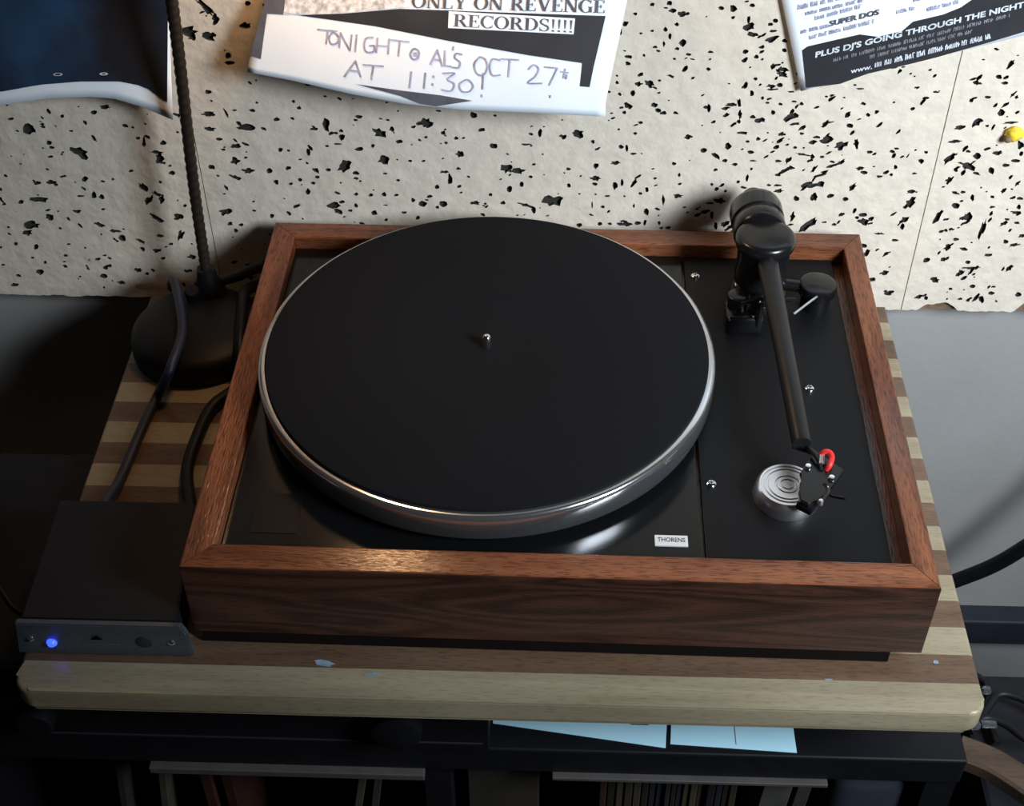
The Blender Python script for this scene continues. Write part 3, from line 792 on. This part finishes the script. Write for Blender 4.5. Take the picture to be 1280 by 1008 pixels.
# ------------------------------------------------------------------ phono preamplifier
pre = empty('phono_preamplifier', (-0.273, -0.128, 0)); tag(pre, 'small black box with grey front panel and glowing blue light', 'preamplifier')
pinv = Matrix.Translation(-pre.location)
def ppart(n, bm, m, parent=None, sm=False):
    q = obj(n, bm, m, parent or pre, smooth=sm); q.matrix_parent_inverse = pinv if parent is None else Matrix(); return q
bm = bmesh.new()
add_prism(bm, [(-0.3205, -0.1735), (-0.2265, -0.1735), (-0.2345, -0.0770), (-0.3235, -0.0770)], 0.003, 0.0290)
bmesh.ops.bevel(bm, geom=bm.edges[:], offset=0.001, segments=2, affect='EDGES')
ppart('case', bm, BLACKM)
bm = bmesh.new()
out = [(-0.3282, 0.0015), (-0.2222, 0.0015), (-0.2213, 0.0035), (-0.2196, 0.0265), (-0.2225, 0.0300), (-0.3215, 0.0300), (-0.3240, 0.0285)]
# right side slants outwards towards the base, as on the photo
out = [(-0.3270, 0.0015), (-0.2195, 0.0015), (-0.2205, 0.0235), (-0.2232, 0.0300), (-0.3225, 0.0300)]
fr = [bm.verts.new((x, -0.1785, z)) for x, z in out]
bk = [bm.verts.new((x, -0.1740, z)) for x, z in out]
bm.faces.new(fr); bm.faces.new(bk[::-1])
for i in range(len(out)):
    j = (i + 1) % len(out); bm.faces.new((fr[i], fr[j], bk[j], bk[i]))
bmesh.ops.bevel(bm, geom=bm.edges[:], offset=0.0008, segments=2, affect='EDGES')
fp = ppart('front_panel', bm, PANEL)
tag(fp, 'grey aluminium front panel')
FY = -0.1785
def fpt(px, py):
    p = bp(px, py, 1, FY); return Vector((p.x, FY, p.z))
LED = mat('blue_light_emitting_diode', (0.05, 0.10, 0.9), 0.3, emit=(0.02, 0.05, 1.0), estr=3.2)
def stud(n, px, py, r, h, m):
    c = fpt(px, py)
    q = obj(n, lathe([(0, h), (r * .6, h * .9), (r, h * .3), (r, -0.0008), (0, -0.0008)], 20, axis_mtx(c, (0, -1, 0))), m, fp, smooth=True)
    return q
stud('panel_screw', 38, 799, 0.0022, 0.0014, CHROME)
stud('panel_screw', 214, 804, 0.0022, 0.0014, CHROME)
tag(stud('indicator_light', 65, 803, 0.0032, 0.0028, LED), 'glowing blue indicator light')
tag(stud('jack_socket', 180, 803, 0.0050, 0.0012, INK), 'black socket')
c = fpt(120, 797)
bm = bmesh.new()
for dx_, s_ in ((-0.0015, 1), (0.0015, -1)):
    vs = [bm.verts.new((c.x + a, FY - 0.0002, c.z + b)) for a, b in ((-0.004, -0.0022), (0.004, -0.0022), (dx_, 0.0028))]
    bm.faces.new(vs)
obj('panel_logo', bm, INK, fp)
bm = bmesh.new()
rr = random.Random(4)
c0 = fpt(104, 806)
xq = c0.x
while xq < c0.x + 0.022:
    h_ = rr.uniform(.0008, .0014)
    add_box(bm, xq, xq + .0005, FY - .0003, FY - .0001, c0.z, c0.z + h_); xq += rr.uniform(.0009, .0016)
obj('panel_lettering', bm, INK_GREY, fp)
for fx, fy in ((-0.312, -0.165), (-0.236, -0.165), (-0.312, -0.088), (-0.243, -0.088)):
    ppart('foot', lathe([(0, 0), (0.005, 0), (0.005, 0.0032), (0, 0.0032)], 14, Matrix.Translation((fx, fy, 0))), RUBBER)

def cable(name, pts, r, m, label, cat='cable', grp=None):
    o_ = obj(name, tube(pts, r, 10, 8), m, smooth=True)
    tag(o_, label, cat, grp); return o_
def zp3(px, py, z): return bp(px, py, 2, z)
cable('audio_cable', [Vector((-0.300, -0.0775, 0.016)), Vector((-0.3000, -0.066, 0.013)), zp3(150, 600, 0.0045), zp3(178, 535, 0.0038), zp3(196, 497, 0.0045), zp3(205, 480, 0.018), zp3(214, 458, 0.031), zp3(228, 412, 0.034), Vector((-0.2940, 0.1440, 0.0310)), Vector((-0.3020, 0.1600, 0.020)), Vector((-0.3060, 0.1690, 0.008))], 0.0036, BLUECABLE, 'dark blue cable running from the lamp base down to the small black box')
cable('audio_cable', [Vector((-0.2425, -0.0775, 0.015)), Vector((-0.2430, -0.066, 0.011)), zp3(234, 590, 0.0050), zp3(246, 548, 0.0046), zp3(266, 508, 0.0048), Vector((-0.2330, 0.0575, 0.0100)), Vector((-0.2345, 0.080, 0.0245)), Vector((-0.2370, 0.108, 0.0300)), Vector((-0.2400, 0.138, 0.0290)), Vector((-0.2380, 0.172, 0.010))], 0.0044, BLACKP, 'thick black cable along the left side of the turntable frame')
cable('power_cable', [bp(-40, 690, 2, 0.012), bp(0, 738, 2, 0.010), bp(18, 762, 2, 0.008), Vector((-0.3215, -0.157, 0.009))], 0.0018, BLACKP, 'thin black cable entering the left side of the small black box')

# ------------------------------------------------------------------ desk lamp
LB = Vector((-0.2725, 0.1115, 0))
lamp = empty('desk_lamp', LB); tag(lamp, 'black gooseneck desk lamp with round base behind the small black box', 'lamp')
linv = Matrix.Translation(-LB)
def lpart(n, bm, m, sm=True, parent=None):
    q = obj(n, bm, m, parent or lamp, smooth=sm); q.matrix_parent_inverse = linv if parent is None else Matrix(); return q
lpart('base', lathe([(0, 0.0002), (0.0490, 0.0002), (0.0505, 0.0025), (0.0505, 0.012), (0.0490, 0.0165), (0.044, 0.0205), (0.030, 0.0235), (0.016, 0.0255), (0, 0.0262)], 64, Matrix.Translation(LB)), BLACKP)
PB = Vector((-0.2690, 0.1460, 0.0))
lpart('neck_socket', lathe([(0, 0.016), (0.013, 0.016), (0.012, 0.030), (0.0080, 0.036), (0.0065, 0.046), (0, 0.046)], 32, Matrix.Translation(PB)), BLACKP)
pth = smooth_path([PB + Vector((0, 0, 0.040)), Vector((-0.2665, 0.149, 0.12)), Vector((-0.2600, 0.150, 0.22)), Vector((-0.2550, 0.149, 0.30)), Vector((-0.2450, 0.145, 0.38)), Vector((-0.2250, 0.128, 0.445)), Vector((-0.190, 0.130, 0.482)), Vector((-0.152, 0.126, 0.477))], 40)
lpart('gooseneck', add_tube(bmesh.new(), pth, lambda i, n: 0.0041 + 0.00035 * math.sin(i * 2.1), 12), NECK)
lpart('switch_knob', lathe([(0, 0.010), (0.005, 0.010), (0.006, 0.008), (0.006, 0), (0, 0)], 20, axis_mtx(zp3(243, 372, 0.0235), (0, -0.3, 1))), BLACKP)
lpart('clamp_lever', tube([PB + Vector((0.006, 0.004, 0.030)), PB + Vector((0.020, 0.008, 0.032)), PB + Vector((0.034, 0.012, 0.037)), PB + Vector((0.042, 0.013, 0.039))], lambda i, n: 0.0038 + 0.001 * (i / n), 10), BLACKP)
# shade (above the picture) that opens downwards
SD = Vector((0.06, 0.02, -1)).normalized()
ms = axis_mtx(BULB - SD * 0.075, SD)
bm = bmesh.new()
add_lathe(bm, [(0, 0), (0.016, 0.0), (0.020, 0.006), (0.022, 0.030), (0.036, 0.055), (0.048, 0.085), (0.0465, 0.085), (0.034, 0.056), (0.020, 0.032), (0.018, 0.01), (0, 0.01)], 48, ms)
sh = lpart('lamp_shade', bm, BLACKP)
BULBM = mat('lit_bulb', (1, .8, .6), .4, emit=(1.0, 0.60, 0.30), estr=60)
bm = bmesh.new()
add_lathe(bm, [(0, 0.03), (0.009, 0.032), (0.010, 0.045), (0.017, 0.058), (0.0195, 0.072), (0.016, 0.086), (0.008, 0.093), (0, 0.095)], 32, ms)
lpart('light_bulb', bm, BULBM)
bl = bpy.data.lights.new('desk_lamp_light', 'POINT')
bl.energy = 0.30
bl.color = (1.0, 0.56, 0.27)
bl.shadow_soft_size = 0.02
blo = bpy.data.objects.new('desk_lamp_light', bl)
COL.objects.link(blo)
blo.location = BULB + SD * 0.045

# ------------------------------------------------------------------ posters on the wall
class Surf:
    def __init__(self, fn): self.fn = fn            # fn(x, z) -> y of the paper
    def at(self, px, py, off=0.0):
        y = 0.18
        for _ in range(12):
            p = bp(px, py, 1, y)
            y = self.fn(p.x, p.z) - off
        return bp(px, py, 1, y)

def grid_sheet(name, surf, left, right, top, bottom, nu, nv, m, parent=None):
    """left/right(py)->px ; rows from py=top to bottom(px)"""
    bm = bmesh.new()
    rows = []
    for j in range(nv + 1):
        row = []
        for i in range(nu + 1):
            u = i / nu
            pyb = bottom(u)
            py = top + (pyb - top) * j / nv
            px = left(py) * (1 - u) + right(py) * u
            row.append(bm.verts.new(surf.at(px, py)))
        rows.append(row)
    for j in range(nv):
        for i in range(nu):
            bm.faces.new((rows[j][i], rows[j][i + 1], rows[j + 1][i + 1], rows[j + 1][i]))
    o_ = obj(name, bm, m, parent, smooth='all')
    s = o_.modifiers.new('thickness', 'SOLIDIFY'); s.thickness = 0.00025; s.offset = 0
    return o_

def decal(name, surf, polys, m, parent, off=0.0006, cuts=0, maxlen=14.0):
    """polys: photo-pixel polygons of flat print or painted shade lying on the paper"""
    bm = bmesh.new()
    for poly in polys:
        vs = [bm.verts.new((x, y, 0)) for x, y in poly]
        try: bm.faces.new(vs)
        except ValueError: pass
    bm.normal_update()
    bmesh.ops.triangulate(bm, faces=bm.faces[:])
    for _ in range(5):
        es = [e for e in bm.edges if e.calc_length() > maxlen]
        if not es: break
        bmesh.ops.subdivide_edges(bm, edges=es, cuts=1)
        bm.normal_update()
        bmesh.ops.triangulate(bm, faces=bm.faces[:])
    for v in bm.verts:
        v.co = surf.at(v.co.x, v.co.y, off)
    return obj(name, bm, m, parent)

def stroke(pts, w):
    """ribbon quads along a pixel polyline"""
    out = []
    for (x0, y0), (x1, y1) in zip(pts, pts[1:]):
        dx, dy = x1 - x0, y1 - y0
        l = math.hypot(dx, dy) or 1
        nx, ny = -dy / l * w / 2, dx / l * w / 2
        ex, ey = dx / l * w * .3, dy / l * w * .3
        out.append([(x0 + nx - ex, y0 + ny - ey), (x1 + nx + ex, y1 + ny + ey), (x1 - nx + ex, y1 - ny + ey), (x0 - nx - ex, y0 - ny - ey)])
    return out

# serif capitals: quads in a unit cell (x right, y up, cap height 1)
def R_(x0, y0, x1, y1): return [(x0, y0), (x1, y0), (x1, y1), (x0, y1)]
def bowl(cx, cy, rx, ry, t_thick, t_thin, a0, a1, n=14):
    out = []
    for i in range(n):
        p = math.radians(a0 + (a1 - a0) * i / n); q = math.radians(a0 + (a1 - a0) * (i + 1) / n)
        ix, iy = rx - t_thick, ry - t_thin
        out.append([(cx + rx * math.cos(p), cy + ry * math.sin(p)), (cx + rx * math.cos(q), cy + ry * math.sin(q)),
                    (cx + ix * math.cos(q), cy + iy * math.sin(q)), (cx + ix * math.cos(p), cy + iy * math.sin(p))])
    return out
T, t = 0.15, 0.06
def diag(x0, y0, x1, y1, w): return [(x0, y0), (x0 + w, y0), (x1 + w, y1), (x1, y1)]
SER = {
 'O': (0.76, bowl(.38, .5, .37, .52, T, t, 0, 360, 26)),
 'C': (0.70, bowl(.38, .5, .37, .52, T, t, 50, 310, 22) + [R_(.60, .72, .645, 1.0), R_(.60, .1, .63, .25)]),
 'G': (0.76, bowl(.38, .5, .37, .52, T, t, 50, 305, 22) + [R_(.60, .72, .645, 1.0), R_(.55, .02, .68, .42), R_(.47, .42, .75, .47)]),
 'N': (0.78, [R_(.10, 0, .16, 1), R_(.61, 0, .67, 1), diag(.08, 1, .52, 0, .16), R_(0, .95, .2, 1), R_(.02, 0, .24, .05), R_(.53, .95, .75, 1)]),
 'L': (0.62, [R_(.10, 0, .25, 1), R_(0, .95, .36, 1), R_(0, 0, .58, .05), [(.52, 0), (.58, 0), (.60, .28), (.57, .28)]]),
 'Y': (0.72, [R_(.29, 0, .43, .46), diag(.08, 1, .29, .42, .15), diag(.58, 1, .38, .42, .06), R_(0, .95, .30, 1), R_(.48, .95, .72, 1), R_(.20, 0, .52, .05)]),
 'R': (0.74, [R_(.10, 0, .25, 1), R_(0, .95, .36, 1), R_(0, 0, .34, .05), R_(.2, .48, .36, .54), diag(.30, .5, .56, 0, .17), R_(.56, 0, .73, .05)] + bowl(.34, .745, .26, .255, T, t, -90, 90, 12)),
 'E': (0.64, [R_(.10, 0, .25, 1), R_(0, .95, .56, 1), R_(0, 0, .58, .05), R_(.2, .48, .42, .53), R_(.39, .38, .43, .63), R_(.52, .76, .56, 1), [(.53, 0), (.58, 0), (.61, .26), (.58, .26)]]),
 'V': (0.74, [diag(.06, 1, .33, 0, .15), diag(.60, 1, .39, 0, .06), R_(0, .95, .28, 1), R_(.50, .95, .74, 1)]),
 'D': (0.76, [R_(.10, 0, .25, 1), R_(0, .95, .38, 1), R_(0, 0, .38, .05)] + bowl(.34, .5, .38, .5, T, t, -90, 90, 16)),
 'S': (0.58, bowl(.28, .745, .24, .27, .10, t, 30, 270, 14) + bowl(.28, .26, .25, .28, .10, t, -150, 90, 14) + [diag(.08, .62, .36, .36, .14), R_(.44, .72, .48, 1.0), R_(.05, 0, .09, .28)]),
 '!': (0.30, [[(.09, 1), (.21, 1), (.17, .26), (.13, .26)], R_(.09, 0, .21, .13)]),
 ' ': (0.34, []),
}
def serif_line(s, p0, p1, h):
    tot = sum(SER[c][0] for c in s)
    ux, uy = (p1[0] - p0[0]) / tot, (p1[1] - p0[1]) / tot
    n = math.hypot(p1[0] - p0[0], p1[1] - p0[1])
    vx, vy = 0.06 * h, -h
    out = []; x = 0
    for c in s:
        for poly in SER[c][1]:
            out.append([(p0[0] + (x + a) * ux + b * vx, p0[1] + (x + a) * uy + b * vy) for a, b in poly])
        x += SER[c][0]
    return out
def font_line(s, p0, p1, h, bold=0.0):
    V, F = text_mesh(s, 'lettering', 1.0, bold)
    mn = min(v.x for v in V); mx = max(v.x for v in V)
    out = []
    for f in F:
        out.append([(p0[0] + (V[i].x - mn) / (mx - mn) * (p1[0] - p0[0]) + .15 * h * V[i].y, p0[1] + (V[i].x - mn) / (mx - mn) * (p1[1] - p0[1]) - V[i].y / 0.7 * h) for i in f])
    return out
def scribble_line(p0, p1, h, seed, w=1.1):
    """tiny print too small to read: short strokes in word groups"""
    r = random.Random(seed); out = []
    L = math.hypot(p1[0] - p0[0], p1[1] - p0[1]); dx, dy = (p1[0] - p0[0]) / L, (p1[1] - p0[1]) / L
    s = 0; left = r.randint(3, 7)
    while s < L:
        x, y = p0[0] + dx * s, p0[1] + dy * s
        out += stroke([(x, y), (x + r.uniform(-.5, .8), y - h * r.uniform(.75, 1))], w)
        if r.random() < .7: out += stroke([(x, y - h * r.choice((0, .5, 1))), (x + dx * 1.9, y + dy * 1.9 - h * r.choice((0, .5, 1)))], w * .8)
        s += r.uniform(2.0, 2.8); left -= 1
        if left == 0: s += 3.0; left = r.randint(3, 8)
    return out

def smoothstep(a, b, x):
    t_ = min(1, max(0, (x - a) / (b - a))); return t_ * t_ * (3 - 2 * t_)

# --- band poster in the middle
def mid_fn(x, z):
    g_ = 0.004 + 0.040 * smoothstep(0.30, 0.17, z) * (0.75 + 0.25 * math.cos((x + 0.10) * 9))
    g_ += 0.012 * smoothstep(0.182, 0.160, z) * smoothstep(-0.25, 0.0, x)
    return TILE_Y - g_
SM = Surf(mid_fn)
def interp(pts, x):
    for (a, va), (b, vb) in zip(pts, pts[1:]):
        if x <= b: return va + (vb - va) * (x - a) / (b - a)
    return pts[-1][1]
mp = grid_sheet('band_poster', SM, lambda py: interp([(-400, 420), (0, 333), (74, 312), (95, 308), (150, 300)], py), lambda py: interp([(-400, 840), (0, 784), (128, 757), (147, 757)], py),
                -190, lambda u: interp([(0, 90), (.12, 100), (.3, 118), (.45, 130), (.6, 137), (.8, 141), (1, 146)], u), 40, 40, PAPER)
tag(mp, 'black and white band poster with handwritten note, curling off the wall', 'poster')
decal('print_black', SM, [
    [(372, 19), (430, 17), (500, 11), (560, 13), (640, 16), (757, 20), (752, 42), (742, 84), (737, 109), (725, 108), (728, 79), (660, 69), (560, 51), (470, 33), (415, 25)],
], INK, mp)
decal('print_grey_border', SM, [[(333, -5), (357, -5), (354, 18), (334, 15), (326, 74), (313, 69)], [(334, 15), (354, 18), (376, 20), (334, 17)]], INK_GREY, mp)
decal('print_upper_black', SM, [[(370, -190), (760, -190), (752, -8), (345, -8)]], INK, mp)
decal('print_pale_patch', SM, [[(357, -6), (500, -6), (512, 8), (470, 13), (420, 17), (372, 18), (355, 16)]], PRINTP, mp, off=0.0008)
decal('painted_fold_shadow', SM, [[(444, 105), (500, 113), (550, 119), (591, 126), (545, 133), (525, 130), (500, 120)]], INK_GREY, mp)  # shadow in the fold gap, painted as a flat patch in the ink's grey
decal('title_box', SM, [[(561, 14), (719, 23), (717, 43), (560, 35)]], PAPER, mp, off=0.0009)
decal('title_lettering', SM, serif_line('ONLY ON REVENGE', (514, 9.5), (757, 16.5), 16), INK_GREY, mp, off=0.0010)
decal('title_lettering', SM, serif_line('RECORDS!!!!', (566, 33), (717, 41), 15.5), INK_GREY, mp, off=0.0013)
HW = [[(250, 94), (310, 100)], [(282, 98), (276, 140)], [(300, 102), (286, 118), (292, 140), (310, 138), (316, 118), (300, 102)], [(318, 152), (322, 105), (352, 162), (358, 112)],
      [(374, 112), (369, 165)], [(426, 120), (405, 122), (398, 145), (405, 166), (428, 165), (430, 147), (415, 147)], [(441, 122), (437, 168)], [(478, 125), (474, 173)], [(438, 146), (476, 148)],
      [(482, 127), (541, 134)], [(512, 132), (507, 180)], [(552, 160), (545, 175), (555, 190), (570, 185), (573, 165), (560, 156), (552, 160)], [(556, 172), (564, 170), (564, 178), (556, 178)],
      [(610, 206), (632, 160), (648, 212)], [(617, 190), (644, 193)], [(656, 162), (655, 210), (676, 213)], [(684, 150), (681, 160)], [(710, 174), (692, 172), (688, 186), (704, 198), (700, 216), (682, 216)],
      [(768, 182), (750, 205), (758, 235), (780, 240), (792, 215), (785, 190), (768, 182)], [(832, 193), (808, 190), (800, 215), (808, 241), (833, 240)], [(835, 189), (892, 192)], [(864, 190), (859, 246)],
      [(924, 222), (940, 208), (956, 220), (945, 245), (922, 266), (966, 267)], [(975, 215), (1016, 218), (990, 273)], [(1028, 230), (1050, 233)], [(1041, 221), (1036, 250)], [(1046, 240), (1044, 252)],
      [(335, 245), (370, 195), (387, 246)], [(350, 225), (383, 229)], [(395, 207), (459, 212)], [(428, 210), (421, 255)], [(549, 230), (543, 281)], [(594, 234), (589, 283)],
      [(620, 243), (620, 248)], [(617, 268), (617, 273)], [(650, 235), (687, 235), (664, 254), (686, 268), (676, 291), (648, 288)], [(722, 256), (703, 270), (710, 292), (735, 293), (746, 275), (735, 258), (722, 256)],
      [(779, 235), (776, 285)], [(774, 304), (774, 310)], [(993, 306), (993, 312)]]
hw = []
for s in HW:
    p_ = [Vector((300 + a / 2.56, b / 2.56, 0)) for a, b in s]
    if len(p_) > 4: p_ = smooth_path(p_, 4)
    hw += stroke([(p.x, p.y) for p in p_], 2.0)
decal('handwriting', SM, hw, PEN, mp, off=0.0008)

# --- club poster at the right
SR = Surf(lambda x, z: TILE_Y - 0.0022 - 0.0025 * smoothstep(0.3, 0.18, z))
cp = grid_sheet('club_poster', SR, lambda py: interp([(-400, 893), (0, 977), (113, 1001)], py), lambda py: interp([(-400, 1395), (0, 1398), (60, 1405)], py), -180,
                lambda u: interp([(0, 114), (.06, 108), (1, 15)], u), 30, 16, PAPER)
tag(cp, 'white club night poster with a slanting black band at the upper right', 'poster')
band = [(1003, 63), (1010, 58), (1040, 51), (1075, 43), (1098, 46), (1128, 39), (1142, 27), (1180, 18), (1202, 9), (1215, 0), (1300, -30), (1395, -50), (1398, 14), (1280, 40), (1240, 52), (1205, 62), (1170, 72), (1130, 82), (1085, 92), (1050, 105), (1008, 110)]
decal('black_band', SR, [band], INK, cp)
decal('band_lettering', SR, font_line("PLUS DJ'S GOING THROUGH THE NIGHT!", (1019, 72), (1283, 8), 6.8, 0.035), PRINTW, cp, off=0.0010)
decal('band_small_print', SR, scribble_line((1042, 77), (1168, 45), 4, 1) + scribble_line((1172, 44), (1262, 21), 4, 6) + scribble_line((1088, 73), (1215, 41), 4, 2), mat('print_dim_grey', (.20, .21, .23), .6, noise_amt=.2), cp, off=0.0010)
decal('web_lettering', SR, font_line('www.', (1063, 92), (1090, 86), 6, 0.02) + scribble_line((1094, 84), (1238, 48), 6, 3, 1.3), PRINTW, cp, off=0.0010)
decal('small_print', SR, scribble_line((998, 12), (1085, -8), 6, 11) + scribble_line((1008, 19), (1080, 2), 4, 12) + scribble_line((1020, 25), (1076, 10), 4.5, 13)
      + scribble_line((1002, 42), (1036, 34), 4, 14) + scribble_line((1013, 49), (1092, 29), 4.5, 15) + scribble_line((1122, 17), (1144, 12), 4.5, 16) + scribble_line((1160, 14), (1200, 4), 4.5, 17)
      + scribble_line((1143, 2), (1190, -9), 4, 18), PEN, cp, off=0.0009)
decal('bold_lettering', SR, font_line('SUPER DOS', (1037, 33), (1099, 18), 6.5, 0.035), INK_GREY, cp, off=0.0010)

# --- navy poster at the left
def left_fn(x, z):
    g_ = 0.004 + 0.020 * smoothstep(0.25, 0.155, z) * (0.35 + 0.65 * max(0.0, math.cos((x + 0.345) * 11)))
    return TILE_Y - g_
SL = Surf(left_fn)
nbot = [(0, 150), (.2, 141), (.42, 132), (.58, 123), (.72, 121), (.80, 123), (.9, 134), (1, 150)]
npost = grid_sheet('navy_poster', SL, lambda py: interp([(-400, -190), (200, -150)], py), lambda py: interp([(-400, 200), (0, 211), (150, 216)], py), -190, lambda u: interp(nbot, u), 36, 30, PAPER)
tag(npost, 'dark navy poster with curling white lower border at the upper left', 'poster')
up = lambda px: interp([(-150, 128), (0, 115), (50, 106), (100, 102), (150, 102), (180, 108), (209, 128)], px)
poly = [(-178, -188), (203, -188), (210, 0)] + [(q, up(q)) for q in range(209, -151, -12)]
decal('navy_print', SL, [poly], NAVYPRINT, npost, off=0.0006)
decal('poster_emblem', SL, font_line('o', (66, 95), (78, 95), 6), PRINTP, npost, off=0.0012)
decal('poster_emblem', SL, font_line('o', (124, 94), (135, 94), 5, 0.03), PRINTW, npost, off=0.0012)

# yellow foam plug stuck in the right tile
c = bp(1267, 165, 1, TILE_Y)
bm = bmesh.new()
bmesh.ops.create_icosphere(bm, subdivisions=3, radius=0.0056)
for v in bm.verts:
    k_ = 1 + 0.28 * noise.noise(v.co * 420)
    v.co = Vector((v.co.x * 1.1 * k_, v.co.y * 0.8 * k_, v.co.z * k_))
pl = obj('foam_plug', bm, YELLOW, smooth='all', loc=(c.x, TILE_Y - 0.0028, c.z)); tag(pl, 'small yellow foam plug stuck to the wall tile at the right', 'plug')
bm = bmesh.new()
bmesh.ops.create_icosphere(bm, subdivisions=2, radius=0.0032)
obj('brown_tip', bm, BROWN, pl, smooth='all', loc=(-0.0040, -0.0015, -0.003))

# ------------------------------------------------------------------ things at the right, below the board
WY = WALL_Y
def wpt(px, py, y): return bp(px, py, 1, y)
cable('wall_cable', [wpt(1120, 748, 0.17), wpt(1160, 738, 0.155), wpt(1203, 723, 0.15), wpt(1240, 708, 0.145), wpt(1275, 688, 0.14), wpt(1330, 650, 0.135), wpt(1420, 570, 0.135), wpt(1500, 420, 0.15), wpt(1540, 200, 0.165)], 0.0066, BLACKP, 'thick black cable curving up across the wall at the right')

sp = empty('floor_speaker', (0.42, -0.18, FLOOR_Z)); tag(sp, 'tall black loudspeaker box standing right of the cabinet', 'speaker')
sinv = Matrix.Translation(-sp.location)
SZ = -0.155
a = obj('case', box(0.292, 0.56, -0.30, -0.062, FLOOR_Z, SZ, bev=0.004), BLACKM, sp); a.matrix_parent_inverse = sinv
a = obj('grille', box(0.302, 0.55, -0.312, -0.3005, FLOOR_Z + 0.03, SZ - 0.012, bev=0.003), mat('grille_cloth', (.010, .011, .015), .9, noise_amt=.3, noise_scale=400), sp); a.matrix_parent_inverse = sinv
# wooden stick lying on the loudspeaker
p0 = bp(1200, 932, 2, SZ + 0.012); p1 = bp(1250, 953, 2, SZ + 0.012); p2 = bp(1320, 1000, 2, SZ + 0.012)
pth = smooth_path([p0, p1, p2], 8)
bm = bmesh.new(); rings = []
for i, p in enumerate(pth):
    tdir = (pth[min(i + 1, len(pth) - 1)] - pth[max(i - 1, 0)]).normalized()
    nrm = Vector((-tdir.y, tdir.x, 0)).normalized()
    rings.append([bm.verts.new(p + nrm * s * 0.0105 + Vector((0, 0, h))) for s, h in ((-1, -.0118), (1, -.0118), (1, -.002), (.8, 0), (-.8, 0), (-1, -.002))])
for A, B in zip(rings, rings[1:]):
    for k in range(6):
        bm.faces.new((A[k], A[(k + 1) % 6], B[(k + 1) % 6], B[k]))
bm.faces.new(rings[0]); bm.faces.new(rings[-1])
o = obj('wooden_stick', bm, TAN, smooth=True); tag(o, 'curved tan wooden slat lying on the loudspeaker at the lower right', 'slat')
# tangle of cables and a clear plug behind the board's corner
for i, pts in enumerate(([(1214, 842), (1232, 856), (1226, 878), (1236, 905), (1246, 930)], [(1222, 905), (1238, 880), (1250, 868), (1272, 872), (1310, 890)], [(1212, 915), (1230, 898), (1255, 905), (1285, 925), (1320, 930)])):
    P = [bp(a, b, 2, SZ + 0.006 + 0.009 * i) for a, b in pts]
    cable('loose_cable', P, 0.0028, BLACKP, ['black cable hanging down past the rounded board corner', 'black cable looping over the loudspeaker, uppermost of the tangle', 'black cable lying on the loudspeaker beside the wooden slat'][i], grp='tangled cables')
for i, (px, py, w, h) in enumerate(((1231, 869, .006, .004), (1234, 911, .011, .003), (1217, 913, .006, .005))):
    c = bp(px, py, 2, SZ + 0.03)
    bm = box(c.x - w / 2, c.x + w / 2, c.y - .003, c.y + .003, SZ + 0.0335, SZ + 0.0335 + h, bev=0.0015)
    o = obj('clear_plug', bm, CLEAR, smooth=True)
    tag(o, ['small clear plastic plug just below the rounded board corner', 'longest clear plastic plug among the tangled cables', 'stubby clear plastic plug against the cabinet'][i], 'plug')
